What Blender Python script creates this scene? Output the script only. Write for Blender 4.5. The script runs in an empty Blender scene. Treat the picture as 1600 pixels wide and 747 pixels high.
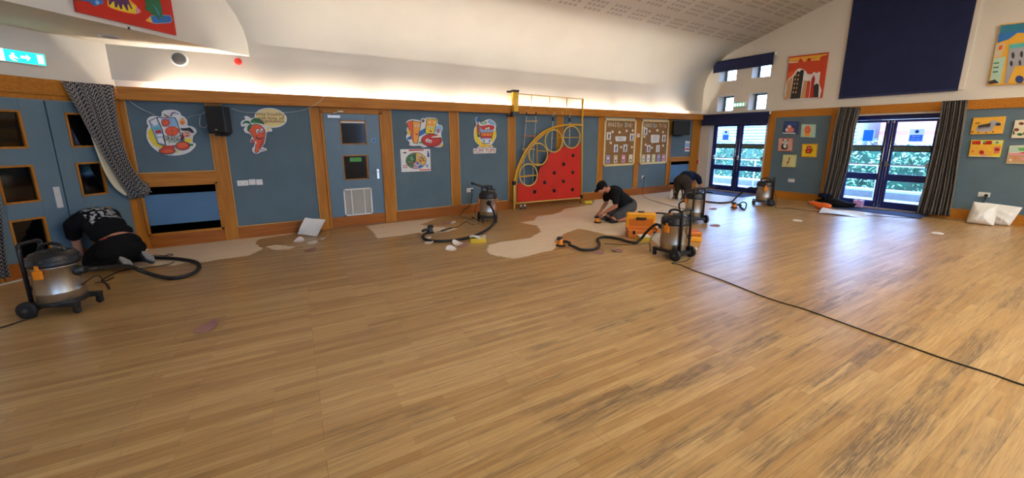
import bpy, math, random
import numpy as np
from mathutils import Vector as V, Matrix
random.seed(7)
PI=math.pi
# ---------------------------------------------------------------- camera model (1600x747 frame)
FL=613.46; YAW,PITCH,ROLL=[math.radians(a) for a in (58.4866,11.2157,-0.16147)]
CX,CY=800.63,337.70; H=1.6; D=7.637; L=11.582
cy,sy,cp,sp=math.cos(YAW),math.sin(YAW),math.cos(PITCH),math.sin(PITCH)
FW=V((cy*cp,sy*cp,-sp)); _r=V((sy,-cy,0)); _u=_r.cross(FW)
RR=_r*math.cos(ROLL)+_u*math.sin(ROLL); UU=-_r*math.sin(ROLL)+_u*math.cos(ROLL)
O=V((0,0,H))
def ray(u,v): return FW+RR*((u-CX)/FL)-UU*((v-CY)/FL)
def W(p,off=0):  d=ray(*p); return O+d*((D-off)/d.y)          # point on the long wall
def E(p,off=0):  d=ray(*p); return O+d*((L-off)/d.x)          # point on the gable wall
def G(p,z=0.0):  d=ray(*p); return O+d*((z-H)/d.z)            # point on the floor
N45=V((-1,1,0)).normalized(); T45=V((1,1,0)).normalized(); C0=V((-1.72,D,0)); B0=V((-.07,7.665,0))
def PLN(p,p0,n): d=ray(*p); return O+d*((p0-O).dot(n)/d.dot(n))
def DW(p,off=0): return PLN(p,C0-N45*off,N45)                 # point on the canted entrance wall
def BH(p,off=0): return PLN(p,B0-N45*off,N45)                 # point on the bulkhead face
NW,NE,N4=V((0,-1,0)),V((-1,0,0)),-N45                         # normals into the room
def zp(x0,y0,s,pts): return [(x0+a/s,y0+b/s) for a,b in pts]
# ---------------------------------------------------------------- materials
def lin(c):
    if isinstance(c,str):
        c=c.lstrip('#'); c=[int(c[i:i+2],16)/255 for i in (0,2,4)]
        return tuple(x/12.92 if x<=.04045 else ((x+.055)/1.055)**2.4 for x in c)
    return tuple(c)
class NT:
    def __init__(s,nt): s.nt=nt
    def n(s,t,**k):
        o=s.nt.nodes.new(t)
        for a,b in k.items(): setattr(o,a,b)
        return o
    def l(s,a,b): s.nt.links.new(a,b)
    def math(s,op,a,b=None,clamp=False):
        m=s.n('ShaderNodeMath',operation=op,use_clamp=clamp)
        for i,x in enumerate((a,b)):
            if x is None: continue
            if isinstance(x,(int,float)): m.inputs[i].default_value=x
            else: s.l(x,m.inputs[i])
        return m.outputs[0]
    def mix(s,f,a,b,mode='MIX'):
        m=s.n('ShaderNodeMix',data_type='RGBA',blend_type=mode)
        for i,x in ((0,f),(6,a),(7,b)):
            if isinstance(x,(int,float)): m.inputs[i].default_value=x
            elif isinstance(x,tuple): m.inputs[i].default_value=(*x[:3],1)
            else: s.l(x,m.inputs[i])
        return m.outputs[2]
    def ramp(s,x,a,b,va=0.,vb=1.):
        m=s.n('ShaderNodeMapRange',interpolation_type='SMOOTHSTEP'); s.l(x,m.inputs[0])
        for i,q in enumerate((a,b,va,vb)): m.inputs[i+1].default_value=q
        return m.outputs[0]
    def noise(s,vec,scale,detail=3,rough=.5):
        m=s.n('ShaderNodeTexNoise'); m.inputs['Scale'].default_value=scale; m.inputs['Detail'].default_value=detail; m.inputs['Roughness'].default_value=rough
        if vec is not None: s.l(vec,m.inputs['Vector'])
        return m.outputs['Fac']
    def coord(s,scale=(1,1,1),rot=(0,0,0),loc=(0,0,0)):
        tc=s.n('ShaderNodeTexCoord'); mp=s.n('ShaderNodeMapping'); s.l(tc.outputs['Object'],mp.inputs[0])
        mp.inputs['Scale'].default_value=scale; mp.inputs['Rotation'].default_value=rot; mp.inputs['Location'].default_value=loc
        return mp.outputs[0]
MATS={}
def base(name):
    m=bpy.data.materials.new(name); m.use_nodes=True
    t=NT(m.node_tree); b=m.node_tree.nodes['Principled BSDF']; MATS[name]=m
    return m,t,b
def mat(name,col,rough=.55,metal=0.,var=.10,scale=8,bump=0.,bscale=60,coat=0.,emit=None,es=0.,stretch=(1,1,1),spec=.5):
    m,t,b=base(name); c=lin(col)
    vec=t.coord(stretch); n=t.noise(vec,scale)
    f=t.ramp(n,.3,.7); lo=tuple(x*(1-var) for x in c); hi=tuple(min(1,x*(1+var)) for x in c)
    t.l(t.mix(f,lo,hi),b.inputs['Base Color'])
    b.inputs['Roughness'].default_value=rough; b.inputs['Metallic'].default_value=metal
    b.inputs['Coat Weight'].default_value=coat; b.inputs['Specular IOR Level'].default_value=spec
    if bump:
        n2=t.noise(vec,bscale,2); bp=t.n('ShaderNodeBump'); bp.inputs['Strength'].default_value=bump; bp.inputs['Distance'].default_value=.01
        t.l(n2,bp.inputs['Height']); t.l(bp.outputs[0],b.inputs['Normal'])
    if emit: b.inputs['Emission Color'].default_value=(*lin(emit),1); b.inputs['Emission Strength'].default_value=es
    return m
def wood(name,c1,c2,axis='x',rough=.5,sc=1.):
    m,t,b=base(name); s={'x':(1.2,22,22),'z':(22,22,1.2)}[axis]
    vec=t.coord(tuple(q*sc for q in s)); n=t.noise(vec,1.6,5,.6); n2=t.noise(t.coord((.7,.7,.7)),1.5,2)
    col=t.mix(t.ramp(n,.32,.68),lin(c1),lin(c2)); col=t.mix(t.ramp(n2,.3,.7,0,.25),col,tuple(x*.7 for x in lin(c1)))
    t.l(col,b.inputs['Base Color']); b.inputs['Roughness'].default_value=rough; b.inputs['Specular IOR Level'].default_value=.25
    return m
def glassmat(name,tint=(1,1,1),refl=.0,rough=0.02):
    m=bpy.data.materials.new(name); m.use_nodes=True; t=NT(m.node_tree); m.node_tree.nodes.clear()
    o=t.n('ShaderNodeOutputMaterial'); tr=t.n('ShaderNodeBsdfTransparent'); tr.inputs[0].default_value=(*tint,1)
    g=t.n('ShaderNodeBsdfGlossy'); g.inputs['Roughness'].default_value=rough; fr=t.n('ShaderNodeFresnel'); fr.inputs[0].default_value=1.5
    mx=t.n('ShaderNodeMixShader'); t.l(t.math('ADD',fr.outputs[0],refl,True),mx.inputs[0]); t.l(tr.outputs[0],mx.inputs[1]); t.l(g.outputs[0],mx.inputs[2]); t.l(mx.outputs[0],o.inputs[0])
    MATS[name]=m; return m
mat('white_paint','#e9e2d2',.75,var=.02,scale=1.5,bump=.03,bscale=120)
mat('gable_paint','#e6dfcf',.75,var=.02,scale=1.5)
mat('white_plastic','#e8e6e0',.35,var=.02); mat('cream_plastic','#e6dcc0',.4,var=.03)
mat('blue_felt','#61747f',.9,var=.05,scale=3,bump=.12,bscale=300,spec=.2)
mat('blue_board','#4d7396',.5,var=.04,scale=3)
mat('door_blue','#5c7585',.42,var=.03,scale=4)
wood('oak_x','#ad6a1c','#c4822e','x'); wood('oak_z','#aa681c','#c07f2c','z'); wood('oak_dark','#96531a','#ab6526','x')
wood('bead','#c99a55','#d8ab66','x',.5)
wood('rung','#d0a468','#deb67a','x',.5,2); wood('rung_red','#b06a4e','#c07a5c','x',.5,2)
mat('void_shade','#010101',.9,var=.1,spec=0.); mat('black_plastic','#17171a',.42,var=.12,scale=20); mat('black_rubber','#141416',.6,var=.15,scale=30)
mat('dark_grey','#3c3e42',.5,var=.08); mat('grey_plastic','#8d8f92',.45); mat('steel','#b9b2a6',.36,metal=1.,var=.06,scale=3,stretch=(30,30,.5))
mat('chrome','#cfcfd2',.18,metal=1.,var=.03); mat('galv','#d5d8da',.4,metal=.4,var=.05)
mat('navy','#1b2350',.5,var=.05); mat('navy_frame','#16246e',.35,var=.06); mat('navy_cloth','#23294a',.85,var=.08,scale=4,bump=.1,bscale=200,spec=.2)
mat('navy_mat','#33466e',.95,var=.15,scale=60,bump=.4,bscale=200)
mat('yellow_metal','#e2a81c',.35,var=.04); mat('yellow_bright','#f0b818',.35,var=.03); mat('yellow_pale','#d9b35a',.4,var=.05)
mat('red_panel','#c9200c',.42,var=.05,scale=3); mat('red','#c8281a',.45,var=.05); mat('red_dark','#8c1c14',.5)
mat('orange_plastic','#ef8a16',.42,var=.06); mat('orange_dark','#d9741a',.5,var=.06); mat('case_yellow','#f4a41c',.42,var=.05); mat('orange_foam','#ee6a1c',.7)
mat('skin','#c58a6c',.55,var=.06,scale=25); mat('skin_tan','#b67454',.55,var=.08,scale=25); mat('hair','#2a1c14',.7,var=.2,scale=60)
mat('tshirt_black','#121316',.9,var=.15,scale=14,bump=.3,bscale=25,spec=.2); mat('tshirt_navy','#121a30',.9,var=.15,scale=14,bump=.3,bscale=25,spec=.2)
mat('shorts_grey','#4a4a4c',.9,var=.12,scale=16,bump=.3,bscale=25,spec=.2); mat('trousers_black','#0e0f12',.9,var=.15,scale=14,bump=.3,bscale=25,spec=.2)
mat('trousers_brown','#3d3530',.9,var=.15,scale=16,bump=.3,bscale=25,spec=.2); mat('shoe_dark','#2b2b2d',.7); mat('sole_grey','#dad6cc',.75,var=.15,scale=20)
mat('paper_white','#eceae6',.7,var=.03); mat('disc_pink','#a77a74',.9,var=.1,scale=40,bump=.3,bscale=300); mat('disc_white','#e6dcd6',.9,var=.05)
mat('sponge','#e8d63c',.95,var=.1,scale=30,bump=.5,bscale=150); mat('box_yellow','#d8b428',.6); mat('card','#cda77e',.8)
mat('hessian','#96724c',.95,var=.16,scale=90,bump=.4,bscale=300,spec=.1); mat('cream_wood','#ecd79a',.5,var=.05,scale=8)
mat('string','#c9c8c2',.7); mat('rope','#d8cfbc',.9,var=.1,scale=60)
mat('bag_white','#e9e6df',.45,var=.04,scale=6,bump=.35,bscale=12); mat('pink_plastic','#d8a8e0',.4)
mat('label_red','#d8331c',.5); mat('vent_grey','#b9b4aa',.5,var=.04)
for n,c in dict(k='#1c1a1c',w='#efece6',y='#efd21e',o='#ea5a1c',od='#c8401a',oy='#f2a02c',r='#c9241c',g='#1f6a3c',gl='#57a64c',b='#2a6fb8',bl='#8fb8dc',p='#5a2a5c',
                pk='#e29aa8',sk='#e8b494',yb='#f2dc90',tq='#57b8b0',br='#7a3a24',gy='#a9a9b0',lil='#a89ac8',cr='#ecdfc0',gr='#dfe0a0',dk='#3a3434',rr='#b3180c',mint='#b9d6c0',coral='#e2806c',amber='#f0b43c',lime='#ccd080',nv='#2c3f78',tan='#caa070',teal='#2c7a94',sand='#d9c9a0').items():
    mat('art_'+n,c,.5,var=.03)
A=lambda k:'art_'+k
mat('exit_green','#20b8a0',.4,emit='#18e0c8',es=1.6); mat('exit_white','#e8fffa',.4,emit='#dffffa',es=3.0)
mat('exit_soft','#7ec0a0',.4,emit='#58c8a0',es=.5)
mat('tube_glow','#ffffff',.5,emit='#fff6e8',es=105.); mat('added_fill_glow','#ffffff',.5,emit='#ffe6c4',es=6.)
mat('green_sticker','#4ea03c',.5,emit=None)
glassmat('glass_clear',(.93,.97,1)); glassmat('glass_dark',(.02,.02,.022),.0)
mat('pane_black','#060608',.12,var=.1,spec=.25); mat('pane_dark','#050608',.05,var=.1,spec=.45)
# curtain fabric: woven light and dark chevrons
m,t,b=base('curtain_fabric'); tc=t.n('ShaderNodeUVMap'); mp=t.n('ShaderNodeMapping'); t.l(tc.outputs[0],mp.inputs[0]); mp.inputs['Scale'].default_value=(1,1,1)
sx=t.n('ShaderNodeSeparateXYZ'); t.l(mp.outputs[0],sx.inputs[0])
xx=t.math('MULTIPLY',sx.outputs[0],22.); zz=t.math('MULTIPLY',sx.outputs[1],22.)
tri=t.math('PINGPONG',xx,1.); w=t.math('ADD',zz,tri); st=t.math('PINGPONG',w,.5)
col=t.mix(t.ramp(st,.17,.30),lin('#302d33'),lin('#a8a19a')); t.l(col,b.inputs['Base Color']); b.inputs['Roughness'].default_value=.9; b.inputs['Specular IOR Level'].default_value=.1
m,t,b=base('curtain_fabric_dark'); tc=t.n('ShaderNodeUVMap'); sx=t.n('ShaderNodeSeparateXYZ'); t.l(tc.outputs[0],sx.inputs[0])
tri=t.math('PINGPONG',t.math('MULTIPLY',sx.outputs[0],30.),1.); st=t.math('PINGPONG',t.math('ADD',t.math('MULTIPLY',sx.outputs[1],30.),tri),.5)
t.l(t.mix(t.ramp(st,.2,.36),lin('#29272a'),lin('#8d8680')),b.inputs['Base Color']); b.inputs['Roughness'].default_value=.9; b.inputs['Specular IOR Level'].default_value=.1
def translucent(name,c):
    m=bpy.data.materials.new(name); m.use_nodes=True; t=NT(m.node_tree); m.node_tree.nodes.clear(); o=t.n('ShaderNodeOutputMaterial'); a=t.n('ShaderNodeBsdfTranslucent'); d=t.n('ShaderNodeBsdfDiffuse'); x=t.n('ShaderNodeMixShader')
    cc=t.mix(t.noise(t.coord(),20.),tuple(q*.96 for q in lin(c)),lin(c)); t.l(cc,a.inputs[0]); t.l(cc,d.inputs[0]); x.inputs[0].default_value=.45; t.l(a.outputs[0],x.inputs[1]); t.l(d.outputs[0],x.inputs[2]); t.l(x.outputs[0],o.inputs[0]); MATS[name]=m
translucent('notice_white','#e4ecf6'); translucent('notice_blue','#2f78d0'); translucent('notice_pale','#a8c8ee')
mat('curtain_lining','#d8cdb0',.9,var=.05)
# brick outside
m,t,b=base('brick'); bk=t.n('ShaderNodeTexBrick'); vec=t.coord((1,1,1),(PI/2,0,PI/2)); t.l(vec,bk.inputs['Vector'])
bk.inputs['Color1'].default_value=(*lin('#b2685a'),1); bk.inputs['Color2'].default_value=(*lin('#c98878'),1); bk.inputs['Mortar'].default_value=(*lin('#cfc0b0'),1)
bk.inputs['Scale'].default_value=1.; bk.inputs['Brick Width'].default_value=.225; bk.inputs['Row Height'].default_value=.075; bk.inputs['Mortar Size'].default_value=.008
t.l(bk.outputs[0],b.inputs['Base Color']); b.inputs['Roughness'].default_value=.9
mat('leaf_a','#6ba070',.6,var=.3,scale=3); mat('leaf_b','#b4d2ae',.6,var=.3,scale=3); mat('leaf_c','#2c5a44',.6,var=.3,scale=3)
mat('concrete','#a3a39e',.9,var=.08,scale=4,bump=.2); mat('kerb','#77787a',.9,var=.1,scale=6); mat('siding','#a9b9cc',.6,var=.03)
# t-shirt with a printed back
m,t,b=base('tshirt_print'); tc=t.n('ShaderNodeTexCoord'); uvm=t.n('ShaderNodeSeparateXYZ'); t.l(tc.outputs['Object'],uvm.inputs[0])
def band(x,a,b_): return t.math('MULTIPLY',t.math('GREATER_THAN',x,a),t.math('LESS_THAN',x,b_))
PRINT=band(uvm.outputs[1],-.15,.155); PRINT=t.math('MULTIPLY',PRINT,band(uvm.outputs[0],.10,.33)); PRINT=t.math('MULTIPLY',PRINT,t.math('GREATER_THAN',uvm.outputs[2],.52))
mp=t.n('ShaderNodeMapping'); t.l(tc.outputs['Object'],mp.inputs[0]); mp.inputs['Scale'].default_value=(22,11,14)
vo=t.n('ShaderNodeTexVoronoi',feature='F1'); t.l(mp.outputs[0],vo.inputs['Vector']); vo.inputs['Scale'].default_value=1.6
PRINT=t.math('MULTIPLY',PRINT,t.math('GREATER_THAN',t.noise(mp.outputs[0],1.5,1),.44)); PRINT=t.math('MULTIPLY',PRINT,t.math('LESS_THAN',vo.outputs['Distance'],.52))
t.l(t.mix(PRINT,lin('#101114'),lin('#a9a9ac')),b.inputs['Base Color']); b.inputs['Roughness'].default_value=.9; b.inputs['Specular IOR Level'].default_value=.15
# perforated acoustic ceiling
m,t,b=base('ceiling_perforated'); tc=t.n('ShaderNodeTexCoord'); s3=t.n('ShaderNodeSeparateXYZ'); t.l(tc.outputs['Object'],s3.inputs[0])
def per(x,off,pitch,n,fill): # clustered slots along one direction
    u=t.math('FRACT',t.math('DIVIDE',t.math('ADD',x,off+100*pitch),pitch)); q=t.math('MULTIPLY',u,n+1.2)
    inside=t.math('LESS_THAN',q,float(n)); c=t.math('LESS_THAN',t.math('FRACT',q),fill); return t.math('MULTIPLY',inside,c)
hole=t.math('MULTIPLY',per(s3.outputs[0],0,.62,4,.66),per(s3.outputs[1],.0,.62,4,.6)); hole=t.math('MULTIPLY',hole,t.math('LESS_THAN',s3.outputs[1],6.52))
n=t.noise(t.coord(),1.5); t.l(t.mix(hole,lin('#e9e2d2'),lin('#c9c1b2')),b.inputs['Base Color']); b.inputs['Roughness'].default_value=.8
# floor boards
m,t,b=base('floor_boards'); vec=t.coord((1,1,1),(0,0,math.radians(2.6)))
def brick(w_,h_,mort,off,c1,c2,cm,v=vec):
    bk=t.n('ShaderNodeTexBrick'); bk.offset=off; bk.offset_frequency=2; t.l(v,bk.inputs['Vector']); bk.inputs['Scale'].default_value=1.
    bk.inputs['Brick Width'].default_value=w_; bk.inputs['Row Height'].default_value=h_; bk.inputs['Mortar Size'].default_value=mort; bk.inputs['Mortar Smooth'].default_value=.3; bk.inputs['Bias'].default_value=0
    for k,c in (('Color1',c1),('Color2',c2),('Mortar',cm)): bk.inputs[k].default_value=(c,c,c,1)
    return bk
s1=brick(.68,.0543,.0011,.37,0,1,.5); s2=brick(1.13,.0543,.0,.61,0,1,.5); bd=brick(2.3,.163,.0011,.43,0,0,1)
tint=t.math('ADD',t.math('MULTIPLY',s1.outputs[0],.62),t.math('MULTIPLY',s2.outputs[0],.38))
gv=t.coord((3,70,1),(0,0,math.radians(2.6))); grain=t.noise(gv,1.,5,.62)
gv2=t.coord((1.0,22,1),(0,0,math.radians(2.6))); streak=t.noise(gv2,1.,6,.68)
fine=t.noise(t.coord((6,120,1),(0,0,math.radians(2.6))),1.,4,.75)
blot=t.noise(t.coord((.55,.9,1)),1.,3)
wood_c=t.mix(t.math('ADD',t.math('MULTIPLY',tint,.72),t.math('MULTIPLY',t.noise(t.coord((1.3,30,1),(0,0,math.radians(2.6))),1.,2),.28)),lin('#a4763a'),lin('#dcb77c')); wood_c=t.mix(t.ramp(grain,.35,.75,0,.55),wood_c,lin('#8a6338'))
wood_c=t.mix(t.ramp(fine,.52,.70,0,.4),wood_c,lin('#75552f')); wood_c=t.mix(t.ramp(blot,.35,.7,0,.35),wood_c,lin('#a27c4c'))
at=t.n('ShaderNodeAttribute',attribute_name='wear'); wr=t.math('ADD',at.outputs['Fac'],.26)
sn=t.ramp(streak,.40,.74)
speck=t.math('ADD',t.math('MULTIPLY',sn,.9),t.math('MULTIPLY',t.math('SUBTRACT',fine,.5),1.1)); speck=t.ramp(speck,.18,.8)
wv=t.math('ADD',t.math('MULTIPLY',at.outputs['Fac'],.42),t.math('ADD',t.math('MULTIPLY',t.math('SUBTRACT',streak,.5),2.6),t.math('MULTIPLY',t.math('SUBTRACT',tint,.5),-.2)))
wv=t.math('ADD',wv,t.math('MULTIPLY',t.math('SUBTRACT',blot,.5),.5))
wf=t.math('MULTIPLY',t.ramp(wv,.02,.85),t.ramp(fine,.36,.60,.18,.95),True)
wood_c=t.mix(wf,wood_c,lin('#5e4c3b'))
joint=t.math('MULTIPLY',bd.outputs['Fac'],.75); wood_c=t.mix(joint,wood_c,lin('#4a3320'))
strip=t.math('MULTIPLY',s1.outputs['Fac'],.5); wood_c=t.mix(strip,wood_c,lin('#6a4c2c'))
sa=t.n('ShaderNodeAttribute',attribute_name='sanded'); edge=t.math('ADD',sa.outputs['Fac'],t.math('MULTIPLY',t.math('SUBTRACT',t.noise(t.coord((2.2,22,1),(0,0,math.radians(2.6))),1.,4,.6),.5),.85))
sm=t.ramp(edge,.44,.56); pale=t.mix(tint,lin('#efd5b2'),lin('#f8e4c8')); pale=t.mix(t.ramp(grain,.4,.7,0,.25),pale,lin('#cfae88'))
fc=t.mix(sm,wood_c,pale); t.l(fc,b.inputs['Base Color'])
rg=t.math('ADD',t.math('MULTIPLY',sm,.30),t.math('ADD',t.math('MULTIPLY',blot,.10),.30)); rg=t.math('ADD',rg,t.math('MULTIPLY',wf,.12)); t.l(rg,b.inputs['Roughness']); b.inputs['Specular IOR Level'].default_value=.5
b.inputs['Coat Weight'].default_value=.35; b.inputs['Coat Roughness'].default_value=.33
bp=t.n('ShaderNodeBump'); bp.inputs['Strength'].default_value=.12; bp.inputs['Distance'].default_value=.004; t.l(t.math('SUBTRACT',grain,t.math('MULTIPLY',bd.outputs['Fac'],1.5)),bp.inputs['Height']); t.l(bp.outputs[0],b.inputs['Normal'])
# ---------------------------------------------------------------- mesh builder
COL=bpy.context.scene.collection
def catmull(pts,n=6,closed=False):
    P=[V(p) for p in pts]; out=[]; N=len(P); rng=range(N if closed else N-1)
    for i in rng:
        a=P[(i-1)%N] if closed or i>0 else P[0]; b_=P[i]; c=P[(i+1)%N]; d=P[(i+2)%N] if closed or i+2<N else P[-1]
        for k in range(n):
            s=k/n; out.append(.5*((2*b_)+(c-a)*s+(2*a-5*b_+4*c-d)*s*s+(3*b_-a-3*c+d)*s**3))
    if not closed: out.append(P[-1])
    return out
def sm2(pts,n=4): return [(p.x,p.y) for p in catmull([(a,b,0) for a,b in pts],n,True)]
def ellp(cx,cy_,rx,ry,n=24,a=0): return [(cx+rx*math.cos(2*PI*i/n)*math.cos(a)-ry*math.sin(2*PI*i/n)*math.sin(a),cy_+rx*math.cos(2*PI*i/n)*math.sin(a)+ry*math.sin(2*PI*i/n)*math.cos(a)) for i in range(n)]
class MB:
    def __init__(s): s.v=[];s.f=[];s.m=[];s.s=[];s.mats=[];s.uv=None
    def mi(s,m):
        if m not in s.mats: s.mats.append(m)
        return s.mats.index(m)
    def add(s,vs,fs,m,smooth=False):
        o=len(s.v); s.v+=[V(p) for p in vs]; k=s.mi(m)
        for f in fs: s.f.append([i+o for i in f]); s.m.append(k); s.s.append(smooth)
        return s
    def box(s,a,b,m):
        x0,y0,z0=[min(p,q) for p,q in zip(a,b)]; x1,y1,z1=[max(p,q) for p,q in zip(a,b)]
        return s.add([(x0,y0,z0),(x1,y0,z0),(x1,y1,z0),(x0,y1,z0),(x0,y0,z1),(x1,y0,z1),(x1,y1,z1),(x0,y1,z1)],[(0,3,2,1),(4,5,6,7),(0,1,5,4),(1,2,6,5),(2,3,7,6),(3,0,4,7)],m)
    def slab(s,pts,nrm,t0,t1,m,smooth=False):   # outline extruded along its normal
        nrm=V(nrm).normalized(); n=len(pts); P=[V(p) for p in pts]
        area=V((0,0,0))
        for i in range(n): area+=(P[i]-P[0]).cross(P[(i+1)%n]-P[0])
        if area.dot(nrm)<0: P=P[::-1]
        vs=[p+nrm*t0 for p in P]+[p+nrm*t1 for p in P]
        fs=[list(range(n))[::-1],list(range(n,2*n))]+[(i,(i+1)%n,(i+1)%n+n,i+n) for i in range(n)]
        return s.add(vs,fs,m,smooth)
    def obox(s,c,ax,h,m): # oriented box
        c=V(c); X,Y,Z=[V(a).normalized()*q for a,q in zip(ax,h)]
        vs=[c+X*i+Y*j+Z*k for k in (-1,1) for i,j in ((-1,-1),(1,-1),(1,1),(-1,1))]
        return s.add(vs,[(0,3,2,1),(4,5,6,7),(0,1,5,4),(1,2,6,5),(2,3,7,6),(3,0,4,7)],m)
    def tube(s,pts,r,m,seg=8,closed=False):
        P=[V(p) for p in pts]; n=len(P); R=r if isinstance(r,(list,tuple)) else [r]*n
        T=[]
        for i in range(n):
            a=P[(i-1)%n] if (closed or i>0) else P[i]; b_=P[(i+1)%n] if (closed or i<n-1) else P[i]; d=(b_-a); T.append(d.normalized() if d.length>1e-9 else V((0,0,1)))
        up=V((0,0,1)) if abs(T[0].z)<.9 else V((1,0,0)); N_=T[0].cross(up).normalized(); vs=[];fs=[]
        for i in range(n):
            N_=(N_-T[i]*N_.dot(T[i])); N_=N_.normalized() if N_.length>1e-6 else T[i].orthogonal().normalized(); B_=T[i].cross(N_)
            for k in range(seg):
                a=2*PI*k/seg; vs.append(P[i]+(N_*math.cos(a)+B_*math.sin(a))*R[i])
        for i in range(n if closed else n-1):
            for k in range(seg):
                j=(i+1)%n; fs.append((i*seg+k,i*seg+(k+1)%seg,j*seg+(k+1)%seg,j*seg+k))
        if not closed: fs+=[list(range(seg))[::-1],[(n-1)*seg+k for k in range(seg)]]
        return s.add(vs,fs,m,True)
    def cyl(s,a,b,r,m,r2=None,seg=24):
        a=V(a);b=V(b); r2=r if r2 is None else r2; T=(b-a).normalized(); N_=T.orthogonal().normalized(); B_=T.cross(N_); vs=[]
        for p,q in ((a,r),(b,r2)): vs+=[p+(N_*math.cos(2*PI*k/seg)+B_*math.sin(2*PI*k/seg))*q for k in range(seg)]
        s.add(vs,[(k,(k+1)%seg,(k+1)%seg+seg,k+seg) for k in range(seg)],m,True)
        o=len(s.v)-2*seg; k=s.mi(m)
        for f in ([o+i for i in range(seg)][::-1],[o+seg+i for i in range(seg)]): s.f.append(f);s.m.append(k);s.s.append(False)
        return s
    def lathe(s,prof,c,m,axis=(0,0,1),seg=28):
        c=V(c);T=V(axis).normalized();N_=T.orthogonal().normalized();B_=T.cross(N_);vs=[];n=len(prof)
        for r,z in prof: vs+=[c+T*z+(N_*math.cos(2*PI*k/seg)+B_*math.sin(2*PI*k/seg))*r for k in range(seg)]
        fs=[(i*seg+k,i*seg+(k+1)%seg,(i+1)*seg+(k+1)%seg,(i+1)*seg+k) for i in range(n-1) for k in range(seg)]
        fs+=[[k for k in range(seg)][::-1],[(n-1)*seg+k for k in range(seg)]]
        return s.add(vs,fs,m,True)
    def ell(s,c,r,m,ax=((1,0,0),(0,1,0),(0,0,1)),seg=16,rings=10):
        c=V(c);X,Y,Z=[V(a).normalized()*q for a,q in zip(ax,r)];vs=[c-Z]
        for i in range(1,rings):
            a=-PI/2+PI*i/rings
            vs+=[c+X*math.cos(a)*math.cos(2*PI*k/seg)+Y*math.cos(a)*math.sin(2*PI*k/seg)+Z*math.sin(a) for k in range(seg)]
        vs.append(c+Z); fs=[]
        for k in range(seg): fs.append((0,1+(k+1)%seg,1+k)); fs.append((len(vs)-1,1+(rings-2)*seg+k,1+(rings-2)*seg+(k+1)%seg))
        for i in range(rings-2):
            for k in range(seg): fs.append((1+i*seg+k,1+i*seg+(k+1)%seg,1+(i+1)*seg+(k+1)%seg,1+(i+1)*seg+k))
        return s.add(vs,fs,m,True)
    def grid(s,rows,m,smooth=True,closed=False):
        n=len(rows[0]); vs=[p for r in rows for p in r]; fs=[]
        for i in range(len(rows)-1):
            for k in range(n if closed else n-1): fs.append((i*n+k,i*n+(k+1)%n,(i+1)*n+(k+1)%n,(i+1)*n+k))
        return s.add(vs,fs,m,smooth)
TEXTS={}
def text_geo(txt):
    if txt not in TEXTS:
        c=bpy.data.curves.new('lettering','FONT'); c.body=txt; c.align_x='CENTER'; c.align_y='CENTER'; c.resolution_u=2
        o=bpy.data.objects.new('lettering',c); COL.objects.link(o); dg=bpy.context.evaluated_depsgraph_get(); me=o.evaluated_get(dg).to_mesh()
        vs=[v.co.copy() for v in me.vertices]; fs=[list(p.vertices) for p in me.polygons]
        o.evaluated_get(dg).to_mesh_clear(); bpy.data.objects.remove(o); bpy.data.curves.remove(c); TEXTS[txt]=(vs,fs)
    return TEXTS[txt]
def text(mb,txt,c,right,up,width,height,m,off=0.001):
    vs,fs=text_geo(txt); x0=min(v.x for v in vs);x1=max(v.x for v in vs);y0=min(v.y for v in vs);y1=max(v.y for v in vs)
    r=V(right).normalized();u=V(up).normalized();n=r.cross(u); c=V(c)
    mb.add([c+r*((v.x-(x0+x1)/2)/(x1-x0)*width)+u*((v.y-(y0+y1)/2)/(y1-y0)*height)+n*off for v in vs],fs,m)
ROOTM={}
def tag(o,label=None,cat=None,group=None,kind=None):
    for k,x in (('label',label),('category',cat),('group',group),('kind',kind)):
        if x: o[k]=x
    return o
def build(name,mb,root=None,bevel=0.,local=False,origin=None,seg=2):
    vs=mb.v
    if root is not None:
        if not local: inv=ROOTM[root.name].inverted(); vs=[inv@p for p in vs]
        loc=V((0,0,0))
    else:
        if origin is None:
            lo=[min(p[i] for p in vs) for i in range(3)];hi=[max(p[i] for p in vs) for i in range(3)]; origin=((lo[0]+hi[0])/2,(lo[1]+hi[1])/2,lo[2])
        loc=V(origin); vs=[p-loc for p in vs]
    me=bpy.data.meshes.new(name); me.from_pydata([tuple(p) for p in vs],[],mb.f); me.polygons.foreach_set('material_index',mb.m); me.polygons.foreach_set('use_smooth',mb.s)
    for k in mb.mats: me.materials.append(MATS[k])
    if mb.uv:
        uvl=me.uv_layers.new(name='UVMap')
        for lp in me.loops: uvl.data[lp.index].uv=mb.uv[lp.vertex_index]
    me.update(); o=bpy.data.objects.new(name,me); COL.objects.link(o); o.location=loc
    if root is not None: o.parent=root
    if bevel:
        bm=o.modifiers.new('bevel','BEVEL'); bm.width=bevel; bm.segments=seg; bm.limit_method='ANGLE'; bm.angle_limit=math.radians(40)
    ROOTM[o.name]=Matrix.Translation(loc) if root is None else ROOTM[root.name]
    return o
def thing(name,label,cat,loc=(0,0,0),rz=0.,group=None):
    o=bpy.data.objects.new(name,None); COL.objects.link(o); o.location=loc; o.rotation_euler=(0,0,rz); o.empty_display_size=.1
    ROOTM[o.name]=Matrix.Translation(V(loc))@Matrix.Rotation(rz,4,'Z'); return tag(o,label,cat,group)
def single(name,mb,label,cat,group=None,bevel=0.): return tag(build(name,mb,None,bevel),label,cat,group)
def struct(name,mb,root=None,bevel=0.):
    o=build(name,mb,root,bevel); o['kind']='structure'; return o
SKY=17.0; FILL_DOWN=85; FILL_UP=75; EXPO=0.38
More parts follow.
